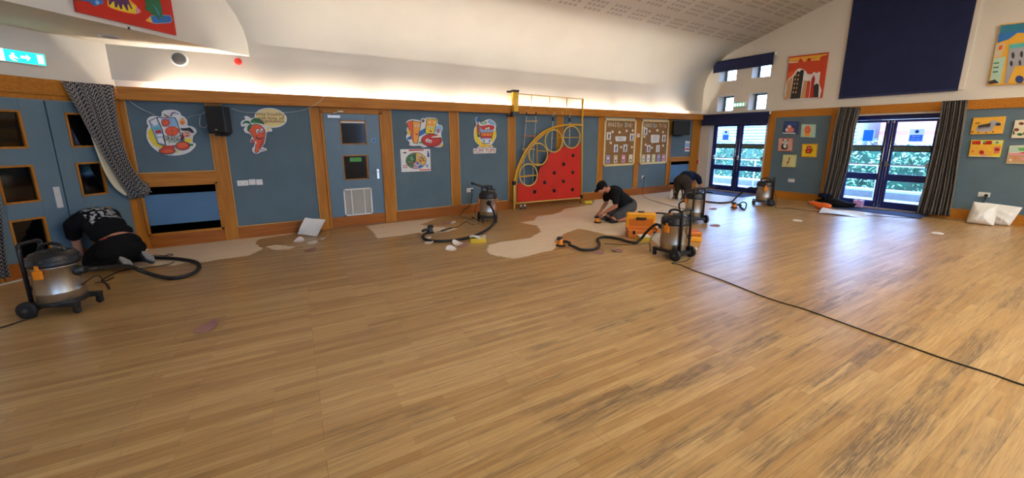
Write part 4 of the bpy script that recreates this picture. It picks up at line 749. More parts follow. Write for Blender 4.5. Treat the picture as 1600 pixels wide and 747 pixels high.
canvas('small lime green canvas with a brown giraffe, lowest of the five',RG,6.22,[(152,382),(284,386),(270,508),(136,502)],[([(158,392),(274,396),(262,498),(146,493)],'gr'),([(208,420),(218,410),(222,418),(214,440),(208,462),(198,470),(186,470),(190,455),(203,445)],'od'),([(188,468),(192,468),(190,490),(186,490)],'od'),([(204,466),(208,466),(206,490),(202,490)],'od'),(e(217,412,8,5),'od')],ground='art_lime')
RG=(1500,160); s6=6.79
st=[([(195+i*17,262-i*3),(203+i*17,240-i*3),(212+i*17,242-i*3),(205+i*17,290-i*3)],'k') for i in range(8)]
canvas('orange canvas with a black and white zebra beside the grey curtain',RG,s6,[(148,165),(492,148),(455,332),(110,340)],[(sm2([(180,300),(190,255),(240,235),(310,225),(335,195),(400,200),(440,225),(435,250),(370,250),(345,300),(300,310),(230,312)],3),'gy')]+st+[(e(410,232,28,14),'dk'),([(165,220),(215,212),(222,220),(170,228)],'br'),(e(140,312,10,8),'br'),(e(200,320,9,6),'br'),(e(285,322,9,6),'br'),(e(355,312,10,7),'br')],ground='art_amber')
canvas('yellow animal canvas with a red and cream border under the zebra',RG,s6,[(125,400),(465,400),(425,582),(92,574)],[([(135,408),(225,408),(222,448),(132,446)],'rr'),([(228,408),(250,406),(245,446),(225,446)],'gr'),([(252,408),(345,408),(340,446),(248,446)],'rr'),([(350,405),(455,405),(445,440),(348,440)],'gr'),([(120,452),(360,452),(350,560),(100,560)],'amber'),([(365,470),(440,460),(425,540),(362,545)],'coral'),(e(235,530,26,22),'rr'),(e(262,560,24,12),'pk'),(e(325,500,16,14),'y'),(e(140,520,12,10),'o'),(e(400,500,26,18),'rr'),(e(268,420,16,10),'gl'),(e(160,425,18,10),'od'),(e(400,425,16,10),'gl'),([(98,565),(420,572),(418,580),(96,572)],'cr')],ground='art_y')
canvas('cream safari animal canvas next to the zebra canvas',RG,s6,[(590,190),(930,165),(895,375),(545,380)],[(e(655,225,28,16),'br'),(e(605,290,26,16),'br'),(e(640,340,30,14),'g'),(e(700,330,30,16),'br'),(e(780,230,36,20),'g'),(e(800,300,40,20),'br'),([(565,320),(580,290),(585,340),(570,345)],'g')],ground='art_cr')
canvas('pink and green farm animal canvas next to the yellow one',RG,s6,[(530,460),(870,445),(840,655),(490,648)],[([(535,468),(860,455),(852,520),(522,530)],'mint'),([(615,485),(860,470),(855,510),(640,515)],'gl'),([(600,540),(860,495),(850,560),(600,540)],'r'),([(522,535),(850,545),(838,640),(500,640)],'tan'),([(522,535),(850,545),(846,565),(516,560)],'pk'),(e(590,590,16,22),'coral'),(e(680,600,30,20),'pk'),(e(540,610,16,14),'cr')],ground='art_cr')
canvas('orange city skyline canvas high beside the small windows',(1210,75),8.3,[(200,115),(710,55),(625,645),(145,670)],[([(203,135),(700,75),(690,120),(200,180)],'amber'),([(200,185),(700,110),(640,330),(180,400)],'od'),([(200,182),(320,175),(318,190),(198,200)],'cr'),(sm2([(185,330),(250,300),(330,270),(250,345),(190,400)]),'o'),
 (e(400,155,28,28),'amber'),(e(350,165,20,26),'r'),(e(460,150,20,18),'rr'),([(480,150),(600,125),(600,160),(485,170)],'amber'),([(620,110),(700,90),(620,640),(580,640)],'od'),
 (sm2([(180,430),(215,385),(260,340),(300,285),(345,265),(400,290),(430,320),(440,340),(500,340),(520,310),(560,330),(605,310),(590,450),(600,640),(160,665)],2),'w'),
 ([(180,440),(215,395),(250,370),(215,660),(155,665)],'tan'),([(262,370),(315,300),(340,315),(350,290),(385,285),(395,300),(345,655),(215,662)],'k'),([(395,420),(440,430),(410,650),(350,655)],'tan'),([(440,430),(465,425),(480,450),(455,648),(408,650)],'od'),([(485,480),(490,410),(520,350),(540,400),(525,480),(520,645),(465,648)],'rr'),([(520,490),(560,460),(590,480),(580,640),(520,645)],'k')]+[([(285+j*35-i*8,340+i*55),(300+j*35-i*8,340+i*55),(295+j*35-i*8,370+i*55),(280+j*35-i*8,370+i*55)],'tan') for i in range(5) for j in range(2)],ground='art_od')
canvas('colourful seaside building canvas high on the gable by the blackout blind',(1490,20),2.99,[(220,55),(560,20),(500,325),(160,340)],[([(222,60),(555,25),(540,100),(208,150)],'teal'),([(212,100),(330,80),(326,115),(207,140)],'b'),(sm2([(205,145),(260,125),(300,95),(330,95),(400,70),(540,60),(530,150),(250,170)],2),'amber'),([(200,150),(245,142),(225,205),(190,212)],'sand'),([(190,215),(245,205),(220,330),(170,332)],'mint'),([(262,165),(520,140),(490,325),(240,330)],'gy'),([(262,150),(335,140),(335,160),(262,170)],'tq'),
 (e(280,200,7,15),'dk'),(e(320,195,7,15),'dk'),(e(272,238,7,13),'dk'),(e(312,235,6,13),'dk'),([(290,250),(480,240),(470,325),(255,330)],'amber'),(e(310,312,20,18),'nv'),([(215,158),(232,150),(228,172),(212,176)],'o'),([(190,235),(215,232),(214,238),(189,240)],'g'),([(188,255),(213,252),(212,258),(187,260)],'g'),([(186,275),(210,273),(209,279),(185,281)],'g'),([(165,322),(195,312),(215,328),(170,335)],'dk')],ground='art_amber')
# ---------------------------------------------------------------- curtains
def curtain(name,lab,Lf,Rt,P,off,N,folds,amp,root=None,nv=26,nu=110,fabric='curtain_fabric',uvs=(1.,1.),part=None,phase=0.):
    # Lf/Rt: lists of px points down each side (same length)
    a=catmull([(x,y,0) for x,y in Lf],max(1,nv//(len(Lf)-1))); b_=catmull([(x,y,0) for x,y in Rt],max(1,nv//(len(Rt)-1))); n=min(len(a),len(b_)); rows=[];uv=[]
    for i in range(n):
        p0,p1=P((a[i].x,a[i].y),off),P((b_[i].x,b_[i].y),off); row=[]; t=i/(n-1)
        for j in range(nu+1):
            s=j/nu; ss=s+.012*math.sin(7*s*PI+3*t); w_=abs(math.sin(ss*folds*PI+phase+.5*math.sin(3*t+2*s)))-.5; w_+=.25*math.sin(ss*folds*2.7+t*2)
            p=p0.lerp(p1,s)+N*(amp*w_*(.75+.35*t)); row.append(p); uv.append((s*folds*.16*uvs[0],p.z*uvs[1]))
        rows.append(row)
    back=[[p-N*.006 for p in r] for r in rows]
    m=MB(); m.grid(rows,fabric); o=len(m.v); m.grid(back,'curtain_lining'); m.uv=uv+uv
    nu1=nu+1
    for i in range(n-1):
        for j in (0,nu): m.f.append([i*nu1+j,(i+1)*nu1+j,o+(i+1)*nu1+j,o+i*nu1+j]); m.m.append(m.mi('curtain_lining')); m.s.append(False)
    for i in (0,n-1):
        for j in range(nu): m.f.append([i*nu1+j,i*nu1+j+1,o+i*nu1+j+1,o+i*nu1+j]); m.m.append(m.mi(fabric)); m.s.append(False)
    if root: return build(part,m,root)
    return single(name,m,lab,'curtain')
curtain('curtain','grey woven curtain bunched beside the five animal canvases',[(1312,167),(1304,200),(1298,240),(1290,280),(1282,312)],[(1345,168),(1336,200),(1330,240),(1320,280),(1309,315)],E,.16,NE,9,.075,fabric='curtain_fabric_dark')
curtain('curtain','grey woven curtain bunched beside the zebra canvas',[(1472,158),(1466,200),(1455,250),(1444,290),(1431,333)],[(1513,156),(1508,190),(1500,240),(1493,290),(1484,338)],E,.16,NE,10,.08,fabric='curtain_fabric_dark')
def near(p,off=0):
    a,b_=DW(p,off+.04),W(p,off+.04); return a if (a-O).length<(b_-O).length else b_
t_=thing('curtain','grey woven curtain draped over the rail and caught back beside the entrance doors','curtain',tuple(S(.2,0)))
curtain('','',[(97,127),(118,165),(140,210),(165,255),(188,290),(205,312)],[(178,133),(184,170),(190,210),(203,255),(220,282),(236,300)],near,.10,N4,9,.05,root=t_,part='drape')
curtain('','',[(143,214),(152,240),(163,268),(178,292),(196,306)],[(150,216),(166,245),(182,272),(198,290),(212,296)],near,.09,N4,2,.012,root=t_,part='lining_fold',fabric='curtain_lining')
m=MB(); m.grid([[near((203+14*math.cos(a)*r+ (16 if r>.5 else 12),296+12*math.sin(a)*r),.16+.03*math.sin(9*a)-.08*(r-.3)**2*3) for a in [2*PI*i/28 for i in range(28)]] for r in (.02,.35,.7,1.0,1.15)],'curtain_fabric',closed=True); m.uv=[(v.x*1.3+v.y,v.z) for v in m.v]; build('gathered_end',m,t_)
curtain('curtain','grey woven curtain edge at the far side of the entrance doors',[(-45,110),(-34,200),(-20,300),(-8,400),(-4,436)],[(-22,112),(-12,200),(-2,300),(6,390),(14,433)],DW,.10,N4,5,.05)
# cables strung along the panels
def cord(name,lab,pts,r,mt,cat='cable',n=8): m=MB(); m.tube(catmull(pts,n),r,mt,6); return single(name,m,lab,cat)
cord('string','white string hanging from the rail down to the orange juice sign',[W((178,135),.14),W((196,152),.06),W((215,167),.03),W((242,180),.03)],.004,'string')
cord('string','white string between the orange juice sign and the wall speaker',[W((292,184),.02),W((305,179.5),.02),W((314,179),.02),W((322,174),.03),W((328,171),.06)],.004,'string')
cord('string','white cable end with a small connector beside the wall speaker',[W((313,181),.02),W((312,190),.02),W((313,197),.02),W((320,199.5),.02),W((325,195),.06)],.005,'string')
cord('string','white string looping from the wall speaker over the carrot sign to the rail',[W((362,170),.04),W((380,175),.02),W((400,176),.02),W((440,176),.02),W((470,173),.02),W((488,166),.13),W((500,158),.135),W((506,152),.135)],.004,'string')
# ---------------------------------------------------------------- climbing frame folded against the long wall
sf=3.735; F_=lambda pts:zp(790,135,sf,pts); FO=.20
def fr(pts,off=FO,n=0):
    q=F_(pts); P=[W(p,off) for p in q]; return catmull(P,n) if n else P
t_=thing('climbing_apparatus','yellow folding climbing frame with a red wall of hand holds and four rings','climbing frame',(5.8,D-FO,0))
m=MB(); m.tube([V((p.x,p.y,max(p.z,.0))) for p in fr([(450,72),(447,230),(441,690)])],.024,'yellow_metal',10); build('upright',m,t_)
m=MB(); pts=fr([(50,718),(51,560)]); m.tube([V((pts[0].x,pts[0].y,0)),pts[1]],.026,'yellow_pale',10); build('upright',m,t_)
m=MB(); m.tube(fr([(50,560),(58,520),(76,460),(100,408),(132,356),(172,308),(216,270),(262,246),(312,231),(372,224),(447,226)],FO,5),.021,'yellow_metal',10); build('outer_arc',m,t_)
m=MB(); m.tube(fr([(61,690),(61,580),(70,512),(90,455),(118,400),(150,352),(192,306),(238,268),(285,246)],FO-.05,5),.019,'yellow_metal',10); build('inner_arc',m,t_)
for cx,cy_,rx,ry in ((133,517,52,64),(190,397,54,65),(281,319,51,65),(385,296,49,64)):
    m=MB(); m.tube([W(p,FO+.01) for p in F_(ellp(cx,cy_,rx,ry,32))],.0165,'yellow_pale',8,closed=True); build('ring',m,t_)
pn=[(68,572),(90,562),(108,577),(133,584),(165,574),(188,540),(195,500),(200,474),(225,458),(243,430),(250,400),(262,386),(290,388),(315,374),(335,350),(355,357),(386,363),(415,352),(436,330),(436,656),(250,664),(68,674)]
m=MB(); m.slab(fr(pn),NW,-.012,.006,'red_panel'); pnl=build('climbing_panel',m,t_,.003); tag(pnl,'red climbing panel')
for cx,cy_ in ((393,403),(338,455),(391,502),(283,505),(337,555),(228,560),(389,602),(283,608),(169,615)):
    p=W(F_([(cx,cy_)])[0],FO); m=MB(); m.lathe([(.0,.035),(.03,.034),(.042,.02),(.046,.006)],p,'black_rubber',(0,-1,0),14); m.ell(p+V((0,-.03,.012)),(.034,.02,.022),'black_rubber'); build('hand_hold',m,pnl)
m=MB(); m.tube([p+V((0,0,.03)) for p in fr([(61,690),(441,657)])],.018,'yellow_pale',8); build('bottom_rail',m,t_)
for a,b_ in (((300,298),(428,298)),((304,246),(304,372)),((183,332),(183,458)),((183,376),(243,378)),((150,453),(236,456)),((82,529),(190,519))):
    m=MB(); m.tube(fr([a,b_],FO-.03),.012,'yellow_metal',8); build('cross_bar',m,t_)
m=MB(); m.tube(fr([(70,43),(450,74)],.22),.010,'yellow_pale',8); build('top_rail',m,t_)
for a,b_ in (((152,50),(151,130)),((258,60),(256,140)),((358,69),(355,145))): m=MB(); m.tube(fr([a,b_],.22),.009,'yellow_pale',8); build('top_rail_post',m,t_)
m=MB(); m.slab([W(p,.127) for p in F_([(31,33),(62,33),(61,150),(37,150)])],NW,.0,.10,'yellow_bright'); build('hinge_post',m,t_,.008)
m=MB(); m.tube(fr([(70,36),(66,150)],.16),.014,'yellow_bright',8); build('hinge_tube',m,t_)
m=MB(); m.slab([W(p,.127) for p in F_([(28,22),(62,24),(62,38),(28,36)])],NW,0,.12,'black_plastic'); m.tube([W(F_([(8,31)])[0],.17),W(F_([(34,31)])[0],.17)],.022,'black_plastic',10); build('top_bracket',m,t_,.004)
m=MB(); m.slab([W(p,.127) for p in F_([(29,148),(66,148),(66,178),(29,178)])],NW,0,.10,'dark_grey'); m.tube([W(F_([(8,172)])[0],.12),W(F_([(34,172)])[0],.12)],.022,'black_plastic',10); build('wall_bracket',m,t_,.004)
for a in ((50,560),(441,640)): p=W(F_([a])[0],FO); m=MB(); m.box((p.x-.035,p.y-.035,p.z-.06),(p.x+.035,p.y+.035,p.z+.03),'black_plastic'); build('clamp',m,t_,.006)
for cx in (90,112,438): p=W(F_([(cx,700)])[0],FO-.02); m=MB(); m.cyl((p.x-.015,p.y,.035),(p.x+.015,p.y,.035),.035,'dark_grey',seg=16); m.box((p.x-.022,p.y-.012,.03),(p.x+.022,p.y+.012,.10),'galv'); build('wheel',m,t_)
for i,cx in enumerate(((122,147),(178,149),(228,150),(280,152),(327,154),(376,157))):
    p=W(F_([cx])[0],.125); m=MB(); m.tube(catmull([p,p+V((0,-.03,0)),p+V((0,-.045,-.02)),p+V((0,-.03,-.045))],4),.006,'chrome',6); m.cyl(p,p+V((0,-.008,0)),.018,'bead',seg=12); single('rail_hook',m,'small metal hook screwed to the oak rail above the climbing frame','hook','hooks on the oak rail')
t_=thing('rope_ladder','rope ladder with wooden rungs hanging behind the yellow climbing frame','rope ladder',tuple(W(F_([(110,580)])[0],.12)))
for pts in ([(122,165),(119,205),(112,290),(106,368),(108,480),(110,585)],[(178,165),(176,205),(170,290),(163,368),(160,470),(160,580)]): m=MB(); m.tube(fr(pts,.15,4),.006,'rope',6); build('rope',m,t_); m=MB(); p=fr([pts[0]],.15)[0]; m.tube([p+V((0,0,.06)),p+V((0,0,-.02))],.012,'black_plastic',8); build('clip',m,t_)
for i,(a,b_) in enumerate((((116,203),(184,203)),((103,289),(174,290)),((98,367),(170,366)),((84,526),(182,517)))): m=MB(); m.tube(fr([a,b_],.15),.015,'rung_red' if i==1 else 'rung',10); build('rung',m,t_)
for pts,lb in (([(279,160),(277,190),(270,300),(267,378)],'knotted climbing rope hanging behind the second ring of the climbing frame'),([(376,163),(374,195),(373,280),(372,345)],'climbing rope hanging behind the topmost ring of the climbing frame')):
    t_=thing('climbing_rope',lb,'rope',tuple(fr([pts[-1]],.15)[0])); m=MB(); m.tube(fr(pts,.15,4),.008,'rope',6); build('rope',m,t_); p=fr([pts[1]],.15)[0]; m=MB(); m.lathe([(.012,.05),(.025,.03),(.025,-.03),(.01,-.05)],p,'black_plastic',seg=12); build('hook_cover',m,t_)
    for q in (.45,.75): pp=fr([pts[2]],.15)[0]; m=MB(); m.ell(pp+V((0,0,.3*(q-.5))),(.016,.016,.02),'rope'); build('knot',m,t_)
# ---------------------------------------------------------------- industrial vacuum cleaners
def make_vacuum(label,loc,rz,front_latch=True,wand=False,badge=False,tophandle=True,lid='black_plastic'):
    t=thing('vacuum_cleaner',label,'vacuum cleaner',loc,rz,'wet and dry vacuum cleaners on the floor'); L_=dict(local=True)
    m=MB(); m.lathe([(.0,.115),(.158,.115),(.166,.125),(.166,.20),(.168,.205),(.166,.21),(.166,.44),(.172,.445),(.172,.46),(.0,.46)],(0,0,0),'steel',seg=40); build('drum',m,t,**L_)
    m=MB(); m.lathe([(.0,.085),(.172,.085),(.178,.095),(.178,.118),(.168,.128),(.0,.128)],(0,0,0),'black_plastic',seg=32)
    m.box((-.19,-.145,.06),(-.08,.145,.11),'black_plastic')
    for s in (-1,1): m.slab([V((.05,s*.08,.075)),V((.05,s*.155,.075)),V((.215,s*.155,.075)),V((.215,s*.10,.075))],(0,0,1),0,.04,'black_plastic')
    build('base_tray',m,t,.005,**L_)
    for s in (-1,1):
        m=MB(); m.lathe([(.0,-.022),(.03,-.022),(.045,-.018),(.07,-.022),(.078,-.014),(.078,.014),(.07,.022),(.045,.018),(.0,.022)],(-.15,s*.172,.078),'black_rubber',(0,1,0),28); w_=build('wheel',m,t,**L_)
        m=MB(); m.cyl((-.15,s*.16,.078),(-.15,s*.20,.078),.02,'dark_grey',seg=14); build('hub',m,w_,**L_)
        m=MB(); m.cyl((.195,s*.128-.012,.03),(.195,s*.128+.012,.03),.03,'black_rubber',seg=18); m.box((.175,s*.128-.02,.03),(.215,s*.128+.02,.08),'black_plastic'); build('caster',m,t,.003,**L_)
        m=MB(); m.tube([(-.165,s*.10,.07),(-.165,s*.10,.60),(-.163,s*.10,.655)],.017,'black_plastic',10); build('push_post',m,t,**L_)
        m=MB(); m.box((-.034,s*.165,.36),(.034,s*.190,.44),'orange_plastic'); m.box((-.018,s*.162,.44),(.018,s*.182,.49),'orange_plastic'); build('latch',m,t,.006,**L_)
    m=MB(); m.tube(catmull([(-.163,-.10,.65),(-.165,-.085,.668),(-.165,0,.672),(-.165,.085,.668),(-.163,.10,.65)],4),.017,'black_plastic',10); build('push_handle',m,t,**L_)
    m=MB(); m.lathe([(.0,.455),(.176,.455),(.180,.47),(.180,.495),(.170,.505),(.168,.54),(.15,.57),(.10,.59),(.0,.595)],(0,0,0),lid,seg=36)
    for i in range(14): a=2*PI*i/14; m.obox((.172*math.cos(a),.174*math.sin(a),.518),((math.cos(a),math.sin(a),0),(-math.sin(a),math.cos(a),0),(0,0,1)),(.006,.012,.01),'dark_grey')
    hd=build('motor_head',m,t,**L_)
    m=MB(); m.tube(catmull([(.10,0,.58),(.085,0,.625),(.03,0,.65),(-.03,0,.65),(-.085,0,.625),(-.10,0,.58)],5),.015,'black_plastic',10); build('carry_handle',m,t,**L_)
    m=MB(); m.cyl((.02,.075,.58),(.02,.075,.60),.022,'orange_plastic',seg=18); m.box((-.05,-.10,.575),(.02,-.06,.598),'dark_grey'); build('switch',m,hd,.003,**L_)
    m=MB(); m.lathe([(.0,0),(.05,0),(.05,.03),(.036,.04),(.034,.085),(.0,.085)],(.150,0,.38),'black_plastic',(1,0,.05),22); build('hose_inlet',m,t,**L_)
    if badge: m=MB(); [m.slab([V((.168*math.cos(a),.168*math.sin(a),z)) for a,z in ((.55+q*.1,z0),(.65+q*.1,z0),(.65+q*.1,z1),(.55+q*.1,z1))],(math.cos(.6+q*.1),math.sin(.6+q*.1),0),.0,.002,A(c)) for q,z0,z1,c in ((0,.16,.30,'w'),(1,.16,.30,'o'),(-1,.16,.30,'w'),(0,.31,.37,'r'),(1,.31,.34,'w'))]; build('label',m,t,**L_)
    if wand: m=MB(); m.tube([(-.10,.15,.60),(-.02,-.05,.66),(.06,-.28,.745)],.018,'black_plastic',10); m.tube([(.06,-.28,.745),(.075,-.32,.76)],.024,'black_plastic',10); build('wand',m,t,**L_)
    return t
def hose(root,pts,r=.021,name='hose'):
    q=catmull(pts,10); # resample for ribs
    m=MB(); d=[0]
    for a,b_ in zip(q,q[1:]): d.append(d[-1]+(b_-a).length)
    n=int(d[-1]/.011); P=[];R=[];j=0
    for i in range(n+1):
        s=d[-1]*i/n
        while j<len(d)-2 and d[j+1]<s: j+=1
        f=(s-d[j])/max(1e-9,d[j+1]-d[j]); P.append(q[j].lerp(q[j+1],f)); R.append(r if i%2 else r*.9)
    m.tube(P,R,'black_rubber',10); return build(name,m,root)
def gz(u,v,z): q=G((u,v),z); return V((q.x,q.y,z))
def inlet(t): return ROOTM[t.name]@V((.23,0,.387))
def cablem(root,pts,r=.0055,name='power_cable'): m=MB(); m.tube(catmull(pts,8),r,'black_rubber',6); return build(name,m,root)
def face(a,b_): a,b_=G(a),G(b_); return math.atan2(b_.y-a.y,b_.x-a.x)
# A: in the middle of the floor
ra,rb=G((1052.6,408)),G((1077,401)); mid_=(ra+rb)/2; dr=(rb-ra).normalized(); fA=V((-dr.y,dr.x,0)); 
if fA.dot(RR)>0: fA=-fA
cA=mid_+fA*.14
va=make_vacuum('stainless steel vacuum cleaner in the middle of the floor with a long trailing cable',(cA.x,cA.y,0),math.atan2(fA.y,fA.x),badge=True)
ia=inlet(va); hose(va,[ia,ia+fA*.08+V((0,0,.0)),gz(1010,363,.2),gz(1002,373,.07),gz(994,379,.022),gz(984,378,.022),gz(970,374,.022),gz(955,371,.022),gz(941,370.5,.022),gz(934,374,.022),gz(936.5,381,.022),gz(934,387,.022),gz(924,390,.022),gz(909,390,.022),gz(897,385.5,.03),gz(888,382,.05)])
cablem(va,[ROOTM[va.name]@V((-.17,.05,.44)),ROOTM[va.name]@V((-.24,.03,.25)),ROOTM[va.name]@V((-.26,.02,.03)),g(1050,412),g(1062,414),g(1086,424),g(1110,432),g(1132,440),g(1162,452),g(1192.6,464),g(1222,474),g(1253,482.7),g(1285,494),g(1318,506),g(1364.5,523),g(1411,539),g(1480,563.5),g(1550,586),g(1600,603.4),g(1680,628),g(1800,672),g(1950,760)])
cablem(va,[ROOTM[va.name]@V((.12,.15,.42)),ROOTM[va.name]@V((.25,.17,.2)),ROOTM[va.name]@V((.26,.14,.03)),g(1015,381),g(990,383),g(965,382.5),g(944,381)],.004,'thin_cable')
# B: by the entrance doors
fB=face((64,484),(138,479)); cB=G((103,483)); vb=make_vacuum('large stainless steel vacuum cleaner by the blue entrance doors, orange latches',(cB.x,cB.y,0),fB,badge=False)
ib=inlet(vb); dB=V((math.cos(fB),math.sin(fB),0)); hose(vb,[ib,ib+dB*.10,gz(200,416,.20),gz(222,424,.09),gz(245,431,.03),gz(268,434.5,.024),gz(287,432,.024),gz(304,426,.024),gz(311.5,417,.024),gz(304,409,.024),gz(278,404.5,.024),gz(250,403,.024),gz(229,402,.03),gz(214,402,.05)],.023)
cablem(vb,[ROOTM[vb.name]@V((-.17,.0,.44)),ROOTM[vb.name]@V((-.26,.05,.25)),ROOTM[vb.name]@V((-.29,.0,.02)),g(58,494),g(30,504),g(-5,515),g(-60,530)],.0065)
cablem(vb,[ROOTM[vb.name]@V((.19,-.02,.24)),g(160,462,.22),gz(170,452,.12),gz(168,444,.2),gz(156,441,.26),gz(148,443,.25)],.005,'looped_cable')
# C: against the long wall
cC=G((763,345)); vc=make_vacuum('stainless steel vacuum cleaner between the yoghurt sign and the climbing frame',(cC.x,cC.y,0),math.radians(-112),badge=True,wand=True)
ic=inlet(vc); hose(vc,[ic,ic+V((-.02,-.07,-.02)),gz(771,330,.28),gz(773.5,343,.12),gz(769,352,.03),gz(759,360,.022),gz(746,366.5,.022),gz(729,371.6,.022),gz(711,375,.022),gz(690,377,.022),gz(674,376,.022),gz(664,373.5,.022),gz(661,369,.022),gz(664,365.5,.022),gz(669,363,.03)])
cablem(vc,[ROOTM[vc.name]@V((-.12,-.12,.44)),ROOTM[vc.name]@V((-.12,-.25,.2)),g(748,350),g(738,351),g(729,347),g(722,350),g(716,354.8),g(704,356.5),g(694,359),g(688,362),g(700,358),g(708,356),g(695,361),g(681,363)],.005)
# D: behind A
cD=G((1083,346)); vd=make_vacuum('stainless steel vacuum cleaner with a slanted wand behind the one in mid-floor',(cD.x,cD.y,0),math.radians(58),wand=False)
m=MB(); M_=ROOTM[vd.name]; r0=ROOTM[vd.name].to_3x3(); rd=r0.inverted()@RR; m.tube([V((-.15,0,.64))-rd*.26+V((0,0,-.03)),V((-.15,0,.64))+rd*.30+V((0,0,.06))],.018,'black_plastic',10); build('wand',m,vd,local=True)
id_=inlet(vd); hose(vd,[id_,id_+V((-.1,.15,-.08)),gz(1062,334,.12),gz(1050,334,.08),gz(1040,334,.08),gz(1030,333,.06),gz(1022,333,.05)],.018)
# E: by the gable doors
fE=math.radians(122); cE=G((1192,320)); ve=make_vacuum('small-looking stainless steel vacuum cleaner beside the oak post by the gable doors',(cE.x,cE.y,0),fE)
ie=inlet(ve); hose(ve,[ie,gz(1172,293,.36),gz(1160,300,.24),gz(1150,309,.09),gz(1143,315,.022),gz(1128,317,.022),gz(1112,316,.022),gz(1098,314,.022),gz(1088,311,.05)],.021)
cablem(ve,[ROOTM[ve.name]@V((-.17,.0,.44)),ROOTM[ve.name]@V((-.27,-.02,.1)),g(1212,325),g(1232,326),g(1256,328.7),g(1284,331.5),g(1320,335),g(1370,338),g(1440,342)],.0055)
# ---------------------------------------------------------------- sanders
def sander(label,p,rz,body='orange_plastic',lift=0.):
    t=thing('orbital_sander',label,'sander',(p.x,p.y,lift),rz); L_=dict(local=True)
    m=MB(); m.lathe([(.0,.0),(.072,.0),(.075,.008),(.06,.018),(.0,.02)],(0,0,0),'black_rubber',seg=24); build('pad',m,t,**L_)
    m=MB(); m.lathe([(.0,.02),(.052,.02),(.056,.04),(.045,.07),(.044,.10),(.03,.12),(.0,.125)],(0,0,0),body,seg=24); build('motor_body',m,t,**L_)
    m=MB(); m.lathe([(.0,.095),(.050,.095),(.050,.115),(.035,.135),(.0,.14)],(.015,0,0),'black_plastic',seg=20); build('palm_grip',m,t,**L_)
    m=MB(); m.tube(catmull([(-.03,0,.07),(-.09,0,.075),(-.16,0,.06)],4),[.026]*2+[.024]*5+[.02]*2 if 0 else .022,'black_plastic',12); build('rear_handle',m,t,**L_); return t
p=G((876,384)); sander('orange and black orbital sander at the end of the hose on the pale patch',p,face((900,386),(868,381)))
p=G((672,364)); sander('black orbital sander inside the hose loop below the single door',p,.3,'dark_grey')
p=G((1147,325)); s4=sander('orange orbital sander lying on the floor before the glazed doors',p,face((1165,325),(1140,325)))
m=MB(); m.tube(catmull([g(1152,322,.05),g(1158,325,.02),gz(1164,327,.02),gz(1166,318,.10),gz(1160,316,.14),gz(1155,320,.08),gz(1158,326,.02),gz(1163,328,.015)],8),.014,'black_rubber',8); build('coiled_hose',m,s4)
# ---------------------------------------------------------------- tool cases, boxes, papers
p=G((1006,372)); q=G((1031,366)); t_=thing('tool_case','open orange tool case beside the kneeling man in grey shorts','tool case',(p.x,p.y,0),math.atan2(RR.y,RR.x)-.12); Lc=dict(local=True)
m=MB(); z_=.13
for a,b_ in (((-.25,-.0,0),(.25,.30,.02)),((-.25,0,0),(-.235,.30,z_)),((.235,0,0),(.25,.30,z_)),((-.25,0,0),(.25,.015,z_)),((-.25,.285,0),(.25,.30,z_))): m.box(a,b_,'orange_dark')
build('case_base',m,t_,.01,**Lc)
m=MB(); m.obox((0,.335,.22),((1,0,0),(0,1,.12),(0,-.12,1)),(.24,.04,.145),'case_yellow'); lid_=build('case_lid',m,t_,.02,**Lc)
m=MB(); m.obox((0,.30,.19),((1,0,0),(0,1,.12),(0,-.12,1)),(.20,.012,.075),'orange_dark'); m.obox((0,.275,.265),((1,0,0),(0,1,.12),(0,-.12,1)),(.08,.018,.018),'black_plastic'); m.obox((.0,.33,.372),((1,0,0),(0,1,0),(0,0,1)),(.05,.02,.012),'black_plastic'); build('handle',m,lid_,.006,**Lc)
for s in (-.16,.16): m=MB(); m.box((s-.02,-.012,.06),(s+.02,.0,.12),'black_plastic'); build('latch',m,t_,.003,**Lc)
m=MB(); m.ell((-.05,.16,.05),(.09,.07,.03),'black_plastic'); m.box((.03,.08,.02),(.18,.2,.07),'dark_grey'); build('tray_contents',m,t_,**Lc)
p=G((1079,378)); t_=thing('tool_case','closed orange tool case half hidden behind the vacuum cleaner in mid-floor','tool case',(p.x,p.y,0),math.atan2(RR.y,RR.x)-.15)
m=MB(); m.box((-.26,0,0),(.17,.28,.085),'case_yellow'); build('case_base',m,t_,.018,**Lc); m=MB(); m.box((-.255,.005,.09),(.165,.275,.16),'orange_dark'); build('case_lid',m,t_,.02,**Lc)
m=MB(); m.box((-.10,-.016,.06),(.0,.0,.12),'black_plastic'); build('handle',m,t_,.004,**Lc)
def gbox(name,lab,cat,u,v,sx,sy,sz,rz,mt,top=None):
    p=G((u,v)); t=thing(name,lab,cat,(p.x,p.y,0),rz); m=MB(); m.box((-sx/2,-sy/2,0),(sx/2,sy/2,sz),mt); build('box_body',m,t,.004,local=True)
    if top: top(t)
    return t
def paper_top(t):
    m=MB(); rows=[[V((-.13+.26*i/6,-.08+.17*j/4,.083+.018*math.sin(i*1.1)+.01*math.cos(j*2+i))) for i in range(7)] for j in range(5)]; m.grid(rows,'paper_white'); m.grid([[p-V((0,0,.002)) for p in r][::-1] for r in rows],'paper_white'); build('paper_flap',m,t,local=True)
gbox('abrasive_box','yellow carton with a white lid beside the black hose near the long patch','box',747,378,.24,.15,.07,-.4,'box_yellow',paper_top)
gbox('abrasive_box','yellow carton with a white top under the hose beside the tool case','box',1005,376,.17,.12,.07,-.5,'box_yellow',lambda t:(lambda m:build('box_lid',m.box((-.085,-.06,.0705),(.085,.06,.09),'paper_white'),t,.002,local=True))(MB()))
